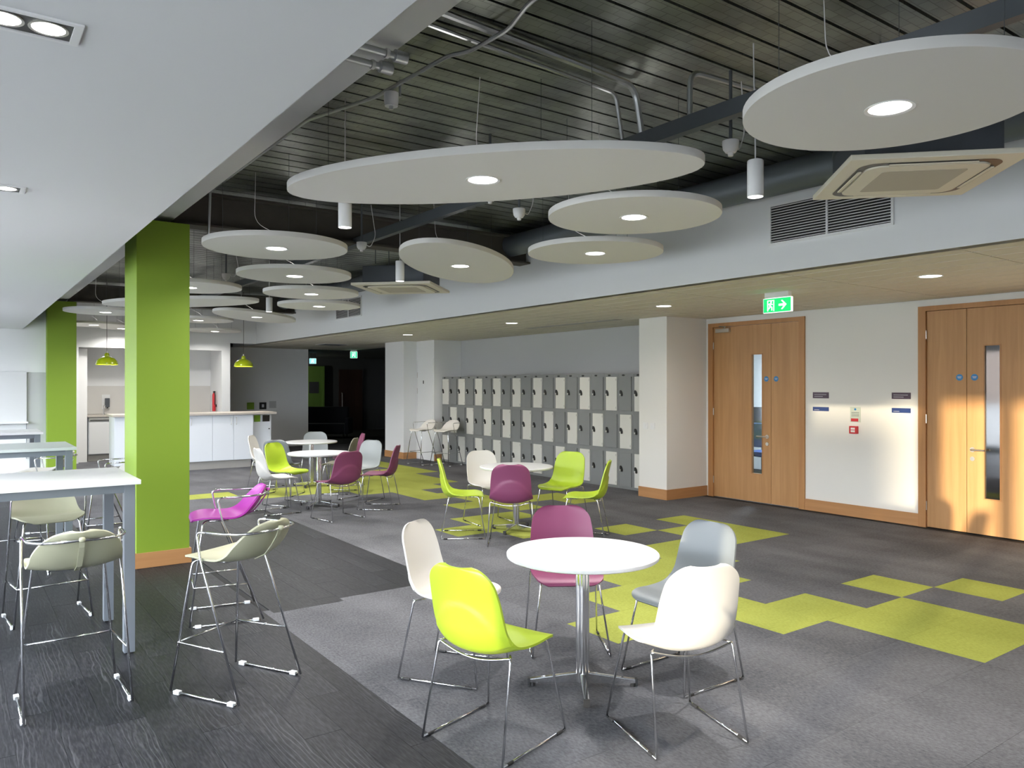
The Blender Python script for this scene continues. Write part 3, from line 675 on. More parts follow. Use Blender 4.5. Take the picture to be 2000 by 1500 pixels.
# cylinder pendants
def cyl(x, y, zb, label):
    t = thing('cylinder_pendant', label, 'pendant lamp', (x, y, zb), 0, 'white cylinder pendants')
    obj('tube', lathe([(0.040, 0.0), (0.0435, 0.0), (0.0435, 0.195), (0.04, 0.2), (0.0, 0.2), (0.0, 0.19), (0.040, 0.19), (0.040, 0.0)], 32), 'white_metal', t, smooth=True)
    obj('lens', lathe([(0.0, 0.004), (0.0395, 0.004), (0.0395, 0.02), (0, 0.02)], 24), 'lamp_lens', t)
    obj('cord', rod([(0, 0, 0.19), (0, 0, 0.3), (0.01, 0.02, ZD - zb)], 0.004, 6, 0.05), 'white_metal', t)
    l = ceiling_area('pendant_lamp', t, (0, 0, -0.006), 0.07, 8, (1.0, 0.97, 0.93)); l.data.spread = math.radians(90)
cyl(2.06, 4.70, 2.65, 'white cylinder pendant under the left end of the huge oval raft')
cyl(3.54, 2.62, 2.65, 'white cylinder pendant hanging left of the large ceiling cassette')
cyl(3.56, 6.80, 2.65, 'white cylinder pendant between the slanting oval raft and far cassette')
cyl(3.56, 10.7, 2.65, 'farthest white cylinder pendant in the row of round rafts')
# downlights in the corridor ceiling
for k, yy in enumerate((3.38, 6.58, 9.78, 13.2)):
    t = thing('corridor_downlight', 'round recessed downlight in the corridor ceiling, %s from the right edge' % ORD[k], 'downlight', (7.08, yy, ZC), 0, 'corridor downlights')
    obj('rim', lathe([(0.088, -0.001), (0.105, -0.005), (0.105, 0.0), (0.09, 0.002)], 36), 'white_metal', t, smooth=True)
    obj('lens', lathe([(0.0, -0.0012), (0.089, -0.0012), (0.089, 0.004), (0, 0.004)], 36), 'lamp_lens', t)
    l = ceiling_area('corridor_lamp', t, (0, 0, -0.012), 0.16, 10, (1.0, 0.90, 0.76)); l.data.spread = math.radians(150)
t = thing('ceiling_diffuser', 'small square air diffuser in the far corridor ceiling', 'vent', (7.3, 17.4, ZC))
obj('frame', boxes([(-0.3, 0.3, -0.3, -0.27, -0.008, 0), (-0.3, 0.3, 0.27, 0.3, -0.008, 0), (-0.3, -0.27, -0.27, 0.27, -0.008, 0), (0.27, 0.3, -0.27, 0.27, -0.008, 0)]), 'white_metal', t)
for k in range(5): obj('slat', box(-0.27, 0.27, -0.22 + 0.1 * k, -0.19 + 0.1 * k, -0.012, -0.002), 'dark_steel', t)
t = thing('ceiling_slot', 'long dark slot diffuser in the corridor ceiling above the lockers', 'vent', (7.95, 9.4, ZC))
obj('frame', box(-0.09, 0.09, -1.1, 1.1, -0.004, 0.0), 'cream_grille', t); obj('slot', box(-0.03, 0.03, -1.06, 1.06, -0.006, -0.003), 'grey_wall', t)
# recessed twin spots in the plaster ceiling
def twin(x1, yc, label, n=2):
    t = thing('twin_spotlight', label, 'downlight', (x1 - 0.13, yc, ZC), 0, 'recessed twin spotlights')
    hw = 0.075
    obj('trim_frame', boxes([(-0.15, 0.15, -hw, -hw + 0.014, -0.006, 0.0), (-0.15, 0.15, hw - 0.014, hw, -0.006, 0.0), (-0.15, -0.128, -hw + 0.014, hw - 0.014, -0.006, 0.0), (0.128, 0.15, -hw + 0.014, hw - 0.014, -0.006, 0.0)]), 'white_metal', t)
    obj('housing', box(-0.128, 0.128, -hw + 0.014, hw - 0.014, -0.0015, 0.0), 'black', t)
    for s in (-1, 1):
        sp = obj('spot_reflector', lathe([(0.042, -0.004), (0.049, -0.004), (0.049, -0.001), (0.042, -0.001)], 28), 'brushed', t); sp.location = (s * 0.052 + 0.02, 0, 0)
        obj('lens', lathe([(0.0, -0.003), (0.041, -0.003), (0.041, -0.001), (0.0, -0.001)], 28), 'lamp_lens', sp)
        l = ceiling_area('spot_lamp', t, (s * 0.052 + 0.02, 0, -0.01), 0.08, 6, (1, 0.97, 0.93)); l.data.spread = math.radians(80)
twin(0.265, 2.45, 'near recessed twin spotlight in the plaster ceiling, upper left corner')
twin(0.265, 4.56, 'second recessed twin spotlight in the plaster ceiling at the left edge')
# grilles on the bulkhead
def grille(ya, yb, label):
    t = thing('bulkhead_grille', label, 'vent', (XB, ya, 2.855)); L, h = yb - ya, 0.315
    obj('void', box(-0.002, -0.0005, 0, L, 0, h), 'black', t)
    obj('frame', boxes([(-0.014, -0.002, -0.02, L + 0.02, -0.02, 0.0), (-0.014, -0.002, -0.02, L + 0.02, h, h + 0.02), (-0.014, -0.002, -0.02, 0.0, 0.0, h), (-0.014, -0.002, L, L + 0.02, 0.0, h), (-0.014, -0.002, L / 2 - 0.008, L / 2 + 0.008, 0, h)]), 'white_metal', t)
    n = 14
    for k in range(n):
        z = h * (k + 0.5) / n; obj('slat', box(-0.012, -0.003, 0, L, z - 0.0026, z + 0.0026), 'white_metal', t)
grille(3.03, 4.09, 'large white slatted air grille on the bulkhead beside the cassette')
grille(12.42, 13.5, 'distant slatted air grille on the bulkhead behind the far rafts')
# ceiling cassettes
def cassette(x, y, z, rot, label, s=0.44):
    t = thing('ceiling_cassette', label, 'air conditioner', (x, y, z), rot)
    obj('casing', box(-s * 0.78, s * 0.78, -s * 0.78, s * 0.78, 0.03, 0.24, 0.01), 'dark_steel', t)
    obj('fascia', box(-s, s, -s, s, 0.0, 0.03, 0.006), 'cream_plastic', t)
    def rr(q, r, n=8): return [((q - r) * sx + r * math.cos(a), (q - r) * sy + r * math.sin(a)) for (sx, sy, a0) in ((1, 1, 0), (-1, 1, PI / 2), (-1, -1, PI), (1, -1, 1.5 * PI)) for a in [a0 + PI / 2 * k / n for k in range(n + 1)]]
    bm = bmesh.new(); o_, i_ = rr(s * 0.82, 0.10), rr(s * 0.72, 0.085)
    for pa, pb, za, zb in ((o_, i_, -0.0015, -0.0015),):
        A_ = [bm.verts.new((*p, za)) for p in pa]; B_ = [bm.verts.new((*p, zb)) for p in pb]
        for k in range(len(pa)): bm.faces.new((A_[k], A_[(k + 1) % len(pa)], B_[(k + 1) % len(pa)], B_[k]))
    obj('air_slot', bm, 'black', t)
    cp = obj('centre_panel', prism(rr(s * 0.71, 0.08), 'z', -0.010, -0.0005), 'cream_plastic', t)
    obj('intake_grille', prism(rr(s * 0.5, 0.02), 'z', -0.012, -0.010), 'cream_grille', cp)
    for k in range(4):
        m_ = Matrix.Rotation(k * PI / 2, 4, 'Z'); b2 = bmesh.new(); bx(b2, -s * 0.5, s * 0.5, s * 0.745, s * 0.785, -0.010, -0.004, m_)
        obj('louvre', b2, 'cream_plastic', t)
    for k in range(4):
        a = PI / 4 + k * PI / 2; obj('hanger', rod([(0.5 * s * math.cos(a) * 1.5, 0.5 * s * math.sin(a) * 1.5, 0.28), (0.5 * s * math.cos(a) * 1.5, 0.5 * s * math.sin(a) * 1.5, ZD - z)], 0.005, 6), 'grey_steel', t)
cassette(4.425, 2.22, 2.80, dg(45), 'cream ceiling cassette air conditioner beside the bulkhead at upper right', 0.44)
cassette(4.44, 8.42, 2.80, dg(45), 'distant cream ceiling cassette air conditioner below the slanting oval raft', 0.48)

# ------------------------------------------------------------------ services under the deck
tag(obj('strut_channel', boxes([(3.44, 3.50, YBACK + 0.2, 16, 3.10, 3.108), (3.44, 3.446, YBACK + 0.2, 16, 3.108, 3.19), (3.494, 3.50, YBACK + 0.2, 16, 3.108, 3.19)]), 'grey_steel'), 'long grey steel channel hung below the deck above the rafts', 'steel channel')
tag(obj('air_duct', rod([(5.52, YBACK + 0.3, 3.33), (5.52, 18.1, 3.33)], 0.13, 20), 'duct', smooth=True), 'dark round air duct running along the top of the bulkhead', 'duct')
tag(obj('flexible_duct', rod([(4.95, 2.75, 2.98), (4.95, 2.95, 3.2), (5.27, 3.1, 3.3)], 0.08, 14, 0.1), 'duct', smooth=True), 'short flexible duct beside the large ceiling cassette', 'duct')
def conduit(pts, r, label, fr=0.08, m='galv_pipe'): return tag(obj('conduit', rod(pts, r, 8, fr), m, smooth=True), label, 'pipe', 'galvanised conduits')
conduit([(2.19, 1.5, 3.425), (2.19, 2.88, 3.425), (2.27, 3.16, 3.425), (2.25, 3.50, 3.425), (2.185, 3.60, 3.425), (2.13, 4.40, 3.425), (1.94, 5.04, 3.425), (1.92, 7.30, 3.425)], 0.012, 'long galvanised conduit along the beam with a crank near the top', 0.06)
conduit([(1.92, 7.42, 3.50), (1.92, 7.47, 3.05), (1.92, 7.50, 2.95)], 0.012, 'short conduit dropping behind the round raft beside the green column', 0.06)
conduit([(1.7, 3.27, 3.472), (3.40, 3.40, 3.472), (3.47, 3.41, 3.20)], 0.020, 'upper galvanised conduit crossing the deck and dropping to the channel', 0.10)
conduit([(1.7, 3.43, 3.478), (3.40, 3.57, 3.478), (3.47, 3.58, 3.20)], 0.013, 'thinner galvanised conduit beside the upper one, dropping to the channel', 0.06)
conduit([(3.47, 3.02, 3.20), (3.47, 3.02, 3.455), (4.6, 2.93, 3.455)], 0.017, 'galvanised conduit rising from the channel behind the large right raft', 0.09)
for k, yy in enumerate((3.10, 3.245)):
    p = tag(obj('sprinkler_pipe', rod([(0.85, yy, 3.10), (1.60, yy, 3.10)], 0.016, 12), 'galv_pipe', smooth=True), ['front steel pipe stub with end cap under the white beam', 'rear steel pipe stub with end cap under the white beam'][k], 'pipe', 'capped pipe stubs')
    obj('end_cap', rod([(1.595, yy, 3.10), (1.655, yy, 3.10)], 0.028, 14), 'galv_pipe', p, smooth=True); obj('collar', rod([(1.55, yy, 3.10), (1.565, yy, 3.10)], 0.022, 12), 'white_metal', p, smooth=True)
t = thing('junction_box', 'pale round junction box on the long conduit', 'junction box', (2.15, 4.22, 3.36))
obj('body', lathe([(0.0, -0.04), (0.04, -0.04), (0.045, 0.0), (0.045, 0.04), (0, 0.04)], 20), 'white_metal', t, smooth=True); obj('stub', rod([(0, 0, -0.06), (0, 0, -0.04)], 0.013, 10), 'galv_pipe', t); obj('stem', rod([(0.06, 0, 0.03), (0.06, 0, 0.135)], 0.008, 8), 'galv_pipe', t)
def detector(x, y, z, label):
    t = thing('smoke_detector', label, 'smoke detector', (x, y, z), 0, 'white smoke detectors')
    obj('head', lathe([(0.0, -0.055), (0.03, -0.05), (0.045, -0.03), (0.05, 0.0), (0.05, 0.02), (0, 0.02)], 24), 'white_metal', t, smooth=True)
    obj('sensor', lathe([(0.0, -0.075), (0.015, -0.07), (0.018, -0.052), (0, -0.05)], 14), 'white_metal', t, smooth=True)
    obj('cable', rod([(0.03, 0, 0.015), (0.1, 0.02, -0.02), (0.16, 0.02, 0.1), (0.1, 0, min(0.4, ZD - z))], 0.004, 6, 0.05), 'white_metal', t)
    obj('stem', rod([(0, 0, 0.02), (0, 0, ZD - z)], 0.01, 8), 'grey_steel', t)
detector(3.24, 4.75, 3.05, 'white smoke detector under the huge oval raft')
detector(3.62, 4.9, 3.0, 'second smoke detector close behind the one below the oval raft')
detector(3.75, 2.95, 3.06, 'white smoke detector left of the cylinder pendant by the large raft')
detector(3.22, 6.95, 3.0, 'small smoke detector left of the slanting oval raft')
detector(2.75, 9.9, 3.0, 'smoke detector behind the second round raft of the row')
detector(1.95, 10.9, 3.05, 'far smoke detector left of the near green column')

# ------------------------------------------------------------------ chairs
def spline(pts, n):
    """Catmull-Rom through pts (tuples), n samples"""
    P = [Vector(p) for p in pts]; P = [2 * P[0] - P[1]] + P + [2 * P[-1] - P[-2]]; out = []; segs = len(P) - 3
    for k in range(n):
        u = (0.6 * (0.5 - 0.5 * math.cos(PI * k / (n - 1))) + 0.4 * k / (n - 1)) * segs; i = min(int(u), segs - 1); t = u - i
        a, b, c, d = P[i:i + 4]
        out.append(0.5 * ((2 * b) + (c - a) * t + (2 * a - 5 * b + 4 * c - d) * t * t + (3 * b - a - 3 * c + d) * t ** 3))
    return out
def shell_mesh(ctrl, name, nt=40, ns=17, thick=0.011, corner0=0.05, corner1=0.06, fold=None):
    """ctrl rows: (x, z, halfwidth, dish); dish pushes the edges towards the sitter"""
    pts = spline([(c[0], c[1], c[2]) for c in ctrl], nt); dish = spline([(c[3], 0, 0) for c in ctrl], nt)
    # arc length for corner rounding
    s = [0.0]
    for a, b in zip(pts, pts[1:]): s.append(s[-1] + math.hypot(b[0] - a[0], b[1] - a[1]))
    L = s[-1]; bm = bmesh.new(); inner, outer = [], []
    for k, p in enumerate(pts):
        w = p[2]
        for dist, cr in ((s[k], corner0), (L - s[k], corner1)):
            if dist < cr: w -= cr * (1 - math.sqrt(max(0.0, 1 - (1 - dist / cr) ** 2)))
        a, b = pts[max(0, k - 1)], pts[min(nt - 1, k + 1)]
        tx, tz = b[0] - a[0], b[1] - a[1]; l = math.hypot(tx, tz) or 1
        nx_, nz_ = tz / l, -tx / l                     # towards the sitter
        ri, ro = [], []
        for q in range(ns):
            v = math.sin(PI / 2 * (-1 + 2 * q / (ns - 1))); off = dish[k][0] * abs(v) ** 2.4; y = v * w
            out = thick + (fold(p[0], y, p[1]) if fold else 0.0)
            ri.append(bm.verts.new((p[0] + nx_ * off, y, p[1] + nz_ * off))); ro.append(bm.verts.new((p[0] + nx_ * (off - out), y, p[1] + nz_ * (off - out))))
        inner.append(ri); outer.append(ro)
    for a, b in list(zip(inner, inner[1:])) + list(zip(outer, outer[1:])):
        for q in range(ns - 1): bm.faces.new((a[q], a[q + 1], b[q + 1], b[q]))
    for k in range(nt - 1):
        for q in (0, ns - 1): bm.faces.new((inner[k][q], inner[k + 1][q], outer[k + 1][q], outer[k][q]))
    for k in (0, nt - 1):
        for q in range(ns - 1): bm.faces.new((inner[k][q], inner[k][q + 1], outer[k][q + 1], outer[k][q]))
    return mesh_of(bm, name, True, 50)
# side profile from seat front to the top of the back, forward is +X
chair_ctrl = [(0.225, 0.425, 0.180, 0.0), (0.205, 0.445, 0.192, 0.004), (0.14, 0.455, 0.210, 0.008), (0.04, 0.447, 0.218, 0.014), (-0.06, 0.435, 0.222, 0.034), (-0.135, 0.432, 0.222, 0.060),
              (-0.190, 0.458, 0.218, 0.070), (-0.220, 0.520, 0.212, 0.062), (-0.228, 0.590, 0.208, 0.046), (-0.236, 0.670, 0.202, 0.034), (-0.252, 0.750, 0.190, 0.026), (-0.272, 0.828, 0.172, 0.020)]
def back_fold(x, y, z):     # moulded arch: the lower back swells out below a curved fold
    if x > -0.16 or z < 0.45: return 0.0
    e = (0.668 - 0.145 * (y / 0.2) ** 2) - z
    if e < 0: return 0.0
    return 0.0075 * min(1.0, e / 0.010) * max(0.0, 1 - e / 0.24)
chair_shell = shell_mesh(chair_ctrl, 'shell', nt=84, ns=27, corner0=0.055, corner1=0.095, fold=back_fold)
rr_ = 0.0058
def side_parts(s):
    leg_f = rod([(0.10, s * 0.165, 0.437), (0.165, s * 0.175, 0.437), (0.236, s * 0.235, 0.008)], rr_, 8, 0.03)
    leg_b = rod([(-0.12, s * 0.185, 0.437), (-0.150, s * 0.212, 0.437), (-0.236, s * 0.235, 0.008)], rr_, 8, 0.02)
    run = rod([(0.236, s * 0.235, 0.008), (-0.236, s * 0.235, 0.008)], rr_, 8)
    return [mesh_of(leg_f, 'leg', True), mesh_of(leg_b, 'leg', True), mesh_of(run, 'runner', True)]
chair_sides = side_parts(1) + side_parts(-1)
cross_f = mesh_of(rod([(0.10, -0.165, 0.437), (0.06, -0.12, 0.432), (0.06, 0.12, 0.432), (0.10, 0.165, 0.437)], rr_, 8, 0.03), 'cross_bar', True)
cross_b = mesh_of(tube(bmesh.new(), [(-0.150 - 0.012 * math.cos(PI * k / 20 - PI / 2), 0.212 - 0.424 * k / 20, 0.437 - 0.036 * math.sin(PI * k / 20)) for k in range(21)], rr_, 8), 'cross_bar', True)
glide_me = {(a, b): mesh_of(rod([(a * 0.165, b * 0.235, 0.0072), (a * 0.205, b * 0.235, 0.0072)], 0.0072, 8), 'glide') for a in (1, -1) for b in (1, -1)}
def chair(x, y, deg_, colour, label, group):
    t = thing('shell_chair', label, 'chair', (x, y, 0), math.radians(deg_), group)
    sh = obj('shell', chair_shell, 'shell_' + colour, t)
    for me in chair_sides: obj(me.name.split('.')[0], me, 'chrome', t)
    obj('cross_bar', cross_f, 'chrome', t); obj('cross_bar', cross_b, 'chrome', t)
    for g in glide_me.values(): obj('glide', g, 'rubber', t)
g1, g2, g3, g4 = ('chairs at the nearest round table', 'chairs at the round table before the lockers', 'chairs at the left middle round table', 'chairs at the farthest round table')
chair(2.033, 2.942, 16, 'lime', 'lime green shell chair nearest the camera, back turned to us', g1)
chair(2.744, 2.483, 74, 'white', 'sunlit white shell chair in the foreground, back turned to us', g1)
chair(2.311, 3.745, -56, 'white', 'white shell chair left of the nearest table, seen from its side', g1)
chair(3.10, 3.70, -122, 'purple', 'mauve purple shell chair behind the nearest white round table', g1)
chair(3.300, 2.934, 179, 'grey', 'grey shell chair right of the nearest table, behind the sunlit white chair', g1)
chair(4.46, 7.06, -32, 'lime', 'lime shell chair in side view left of the table by the lockers', g2)
chair(4.66, 6.44, 52, 'purple', 'purple shell chair with its back to us at the table by the lockers', g2)
chair(5.15, 7.56, -97, 'white', 'white shell chair in front of the lockers, left of the round table', g2)
chair(5.74, 6.95, -160, 'lime', 'lime shell chair facing us in front of the lockers', g2)
chair(5.43, 6.17, 132, 'lime', 'rightmost lime shell chair at the table by the lockers', g2)
chair(3.34, 9.74, 0, 'white', 'white shell chair with its back to us beside the magenta bar stool', g3)
chair(3.70, 10.35, -58, 'lime', 'lime shell chair beyond the white one at the left middle table', g3)
chair(3.80, 8.87, 101, 'purple', 'dark purple shell chair with back to us at the left middle table', g3)
chair(4.57, 9.32, 141, 'purple', 'dark purple shell chair in side view on lime carpet', g3)
chair(4.68, 10.12, -155, 'pale_grey', 'pale grey shell chair between two purple chairs', g3)
chair(4.00, 12.12, -36, 'white', 'farther white shell chair by the kitchen island end', g4)
chair(3.95, 11.25, 45, 'grey', 'grey shell chair mostly hidden behind the far lime chair', g4)
chair(4.90, 12.42, -115, 'pale_grey', 'pale grey shell chair behind the farthest round table', g4)
chair(4.72, 10.98, 140, 'taupe', 'olive-grey shell chair with shade in its colour, half hidden by the pale grey chair', g4)
chair(5.22, 11.80, 165, 'purple', 'bright mauve shell chair at the farthest round table', g4)

# ------------------------------------------------------------------ round pedestal tables
def round_table(x, y, ang, label):
    t = thing('round_table', label, 'table', (x, y, 0), ang, 'round white pedestal tables')
    obj('tabletop', lathe([(0.0, 0.697), (0.402, 0.697), (0.408, 0.701), (0.410, 0.707), (0.410, 0.718), (0.406, 0.722), (0.0, 0.722)], 72), 'table_white', t, smooth=True, auto=35)
    obj('pedestal', prism([((0.027 + 0.010 * abs(math.cos(2 * q))) * math.cos(q), (0.027 + 0.010 * abs(math.cos(2 * q))) * math.sin(q)) for q in [2 * PI * k / 64 for k in range(64)]], 'z', 0.03, 0.69), 'chrome', t, smooth=True)
    obj('mounting_plate', lathe([(0.0, 0.684), (0.11, 0.684), (0.11, 0.697), (0, 0.697)], 24), 'rubber', t)
    for k in range(4):
        m_ = Matrix.Rotation(k * PI / 2, 4, 'Z')
        bm = prism([(0.0, 0.018), (0.285, 0.018), (0.285, 0.040), (0.03, 0.075), (0.0, 0.075)], 'y', -0.014, 0.014)
        bmesh.ops.bevel(bm, geom=list(bm.edges), offset=0.004, segments=2, affect='EDGES')
        for v in bm.verts: v.co = m_ @ v.co
        arm = obj('foot_arm', bm, 'chrome', t)
        b2 = bmesh.new(); bx(b2, 0.283, 0.296, -0.016, 0.016, 0.006, 0.043, m_); tube(b2, [m_ @ Vector((0.272, 0, 0.0)), m_ @ Vector((0.272, 0, 0.02))], 0.014, 10)
        obj('foot_cap', b2, 'rubber', arm)
round_table(2.745, 3.14, dg(-37), 'nearest round white table on a chrome star base')
round_table(5.08, 6.93, dg(-62), 'round white table in front of the lockers')
round_table(3.96, 9.88, dg(-52), 'round white table at left middle, nearer of the overlapping two')
round_table(4.66, 11.95, dg(-40), 'farthest round white table, overlapped by a nearer one')

# ------------------------------------------------------------------ high tables
def high_table(y0, y1, x1, top, label, L=1.9, zt=1.05):
    t = thing('high_table', label, 'table', (x1 - L / 2, (y0 + y1) / 2, 0), 0, 'long high tables'); hx, hy = L / 2, (y1 - y0) / 2
    obj('tabletop', box(-hx, hx, -hy, hy, zt - 0.027, zt, 0.003), top, t)
    a = 0.028; b = a + 0.06
    for sx in (-1, 1):
        for sy in (-1, 1):
            lg = obj('leg', box(*sorted((sx * (hx - a), sx * (hx - b))), *sorted((sy * (hy - a), sy * (hy - b))), 0.008, zt - 0.027, 0.002), 'frame_grey', t)
            obj('foot', box(*sorted((sx * (hx - a - 0.008), sx * (hx - b + 0.008))), *sorted((sy * (hy - a - 0.008), sy * (hy - b + 0.008))), 0.0, 0.009), 'rubber', lg)
    for sy in (-1, 1): obj('apron', box(-hx + b, hx - b, *sorted((sy * (hy - a - 0.012), sy * (hy - b + 0.012))), zt - 0.077, zt - 0.027), 'frame_grey', t)
    for sx in (-1, 1): obj('apron', box(*sorted((sx * (hx - a - 0.012), sx * (hx - b + 0.012))), -hy + b, hy - b, zt - 0.077, zt - 0.027), 'frame_grey', t)
high_table(5.09, 5.98, 0.915, 'table_white', 'nearest long white high table, beside the near green column')
high_table(8.14, 9.03, 0.915, 'table_grey', 'second long high table, pale grey top, before the far green column')
high_table(11.0, 11.9, 0.88, 'table_white', 'farthest long white high table at the left edge')

# ------------------------------------------------------------------ bar stools
stool_ctrl = [(0.225, 0.690, 0.165, 0.0), (0.205, 0.712, 0.18, 0.002), (0.13, 0.722, 0.205, 0.006), (0.03, 0.708, 0.214, 0.014), (-0.06, 0.698, 0.214, 0.026), (-0.135, 0.716, 0.208, 0.040),
              (-0.195, 0.768, 0.200, 0.048), (-0.235, 0.828, 0.174, 0.040), (-0.260, 0.876, 0.128, 0.028), (-0.276, 0.908, 0.068, 0.014)]
stool_shell = shell_mesh(stool_ctrl, 'shell', nt=48, ns=21, corner0=0.07, corner1=0.030)
sr = 0.0068
rail = [(-0.02, 0.232, 0.845), (-0.16, 0.225, 0.850), (-0.235, 0.165, 0.850), (-0.272, 0.06, 0.852), (-0.278, 0.0, 0.853)]
def stool_rail():
    half = [(-0.235, 0.235, 0.008), (0.055, 0.228, 0.70), (0.075, 0.226, 0.835), (0.0, 0.228, 0.850), (-0.15, 0.205, 0.850), (-0.235, 0.13, 0.852), (-0.268, 0.0, 0.853)]
    return half
def stool_side(s):
    up_ = fillet([(-0.236, s * 0.235, 0.0085), (0.040, s * 0.226, 0.73), (0.062, s * 0.224, 0.856), (0.0, s * 0.222, 0.858)], 0.05, 6)
    lb = tube(bmesh.new(), up_, sr, 10)
    lf = rod([(0.236, s * 0.235, 0.0085), (0.150, s * 0.165, 0.690), (0.10, s * 0.12, 0.695)], sr, 10, 0.03)
    run = rod([(0.215, s * 0.235, 0.0085), (-0.215, s * 0.235, 0.0085)], sr, 10)
    e1 = rod([(0.207, s * 0.2105, 0.262), (-0.132, s * 0.231, 0.262)], sr * 0.85, 8)
    return [('leg', mesh_of(lb, 'leg', True)), ('leg', mesh_of(lf, 'leg', True)), ('runner', mesh_of(run, 'runner', True)), ('foot_rest', mesh_of(e1, 'foot_rest', True))]
stool_sides = stool_side(1) + stool_side(-1)
fr_me = mesh_of(rod([(0.207, -0.2105, 0.262), (0.207, 0.2105, 0.262)], sr * 0.85, 8), 'foot_rest', True)
back_rail = fillet([(0.0, -0.222, 0.858), (-0.15, -0.218, 0.858), (-0.250, -0.172, 0.862), (-0.290, -0.07, 0.866), (-0.295, 0.0, 0.868), (-0.290, 0.07, 0.866), (-0.250, 0.172, 0.862), (-0.15, 0.218, 0.858), (0.0, 0.222, 0.858)], 0.08, 5)
rail_me = mesh_of(tube(bmesh.new(), back_rail, sr, 10), 'back_rail', True)
under_me = mesh_of(rod([(0.11, -0.13, 0.692), (-0.02, -0.10, 0.682), (-0.02, 0.10, 0.682), (0.11, 0.13, 0.692)], sr, 8, 0.03), 'under_bar', True)
strap_bm = bmesh.new(); sp_ = [(-0.298, 0.878), (-0.282, 0.83), (-0.245, 0.775), (-0.20, 0.722), (-0.13, 0.690)]
for (xa, za), (xb, zb) in zip(sp_, sp_[1:]):
    vs = [strap_bm.verts.new(p) for p in ((xa, -0.012, za), (xa, 0.012, za), (xb, 0.012, zb), (xb, -0.012, zb))]; strap_bm.faces.new(vs)
bmesh.ops.remove_doubles(strap_bm, verts=strap_bm.verts, dist=1e-5); bmesh.ops.solidify(strap_bm, geom=strap_bm.faces[:], thickness=0.005)
strap_me = mesh_of(strap_bm, 'back_strap')
knob_me = mesh_of(lathe([(0.0, 0.857), (0.012, 0.860), (0.016, 0.870), (0.012, 0.881), (0.0, 0.884)], 16, -0.298, 0), 'strap_knob', True)
sg_me = {(a, b): mesh_of(box(a * 0.165, a * 0.205, b * 0.235 - 0.012, b * 0.235 + 0.012, 0.0, 0.019, 0.003), 'glide') for a in (1, -1) for b in (1, -1)}
def stool(x, y, deg_, colour, label, group='chrome bar stools'):
    t = thing('bar_stool', label, 'stool', (x, y, 0), math.radians(deg_), group)
    sh = obj('shell', stool_shell, 'shell_' + colour, t)
    for n_, me in stool_sides: obj(n_, me, 'chrome', t)
    obj('foot_rest', fr_me, 'chrome', t); obj('back_rail', rail_me, 'chrome', t); obj('under_bar', under_me, 'chrome', t)
    st = obj('back_strap', strap_me, 'shell_' + colour, sh); obj('strap_knob', knob_me, 'shell_' + colour, sh)
    for g in sg_me.values(): obj('glide', g, 'clear_glide', t)
stool(0.497, 4.547, 91, 'cream', 'cream bar stool nearest the camera, back turned to us')
stool(1.245, 4.26, 120, 'cream', 'cream bar stool standing clear at the end of the nearest high table')
stool(1.54, 5.59, 170, 'magenta', 'bright magenta bar stool in front of the near green column')
stool(0.53, 6.29, -85, 'cream', 'cream bar stool behind the nearest high table, facing us')
stool(-0.12, 6.30, -92, 'magenta', 'bar stool cut off by the left edge behind the nearest high table')
stool(0.42, 7.85, 90, 'white', 'white bar stool tucked at the near side of the second high table')
stool(1.25, 8.65, 180, 'white', 'white bar stool half hidden behind the near green column')
stool(0.78, 9.62, 168, 'white', 'white bar stool in profile beyond the second high table')
stool(0.12, 10.75, 92, 'magenta', 'magenta bar stool before the farthest high table at the left edge')
stool(7.82, 13.95, 190, 'white', 'left of two white bar stools before the lockers', 'white bar stools by the lockers')
stool(8.10, 13.45, 200, 'white', 'right of two white bar stools before the lockers', 'white bar stools by the lockers')

# ------------------------------------------------------------------ kitchen
t = thing('kitchen_island', 'white kitchen island with cupboard doors behind the near green column', 'cabinet', (2.2, 15.47, 0))
obj('body', box(0.14, 2.63, 0.02, 0.62, 0.155, 1.045), 'cabinet_white', t); obj('plinth', box(0.17, 2.60, 0.05, 0.58, 0, 0.155), 'plinth', t)
ed = [0.14, 0.50, 0.93, 1.40, 1.845, 2.245, 2.63]
for k, (a, b) in enumerate(zip(ed, ed[1:])):
    d = obj('cupboard_door', box(a + 0.003, b - 0.003, 0.0, 0.019, 0.16, 1.035, 0.002), 'cabinet_white', d if False else t)
    hx = b - 0.05 if k in (0, 2, 4) else a + 0.05
    obj('handle', rod([(hx, 0.0, 0.86), (hx, -0.03, 0.86), (hx, -0.03, 0.99), (hx, 0.0, 0.99)], 0.005, 8, 0.01), 'brushed', d)
tag(obj('worktop', box(2.30, 5.28, 15.40, 16.15, 1.048, 1.088, 0.003), 'worktop'), 'pale stone worktop running along the kitchen island', 'worktop')
t = thing('recycling_cabinet', 'white bin cabinet with green and black squares under the worktop end', 'bin', (4.86, 15.62, 0))
obj('body', box(0.0, 0.38, 0.0, 0.45, 0.0, 1.04, 0.003), 'cabinet_white', t); obj('front', box(0.01, 0.37, -0.012, 0, 0.05, 0.88, 0.002), 'cabinet_white', t)
obj('green_square', box(0.03, 0.15, -0.014, -0.001, 0.89, 1.02), 'green_notice', t); obj('black_square', box(0.2, 0.34, -0.014, -0.001, 0.89, 1.02), 'black', t); obj('knob', rod([(0.33, -0.012, 0.74), (0.33, -0.03, 0.74)], 0.012, 10), 'black', t)
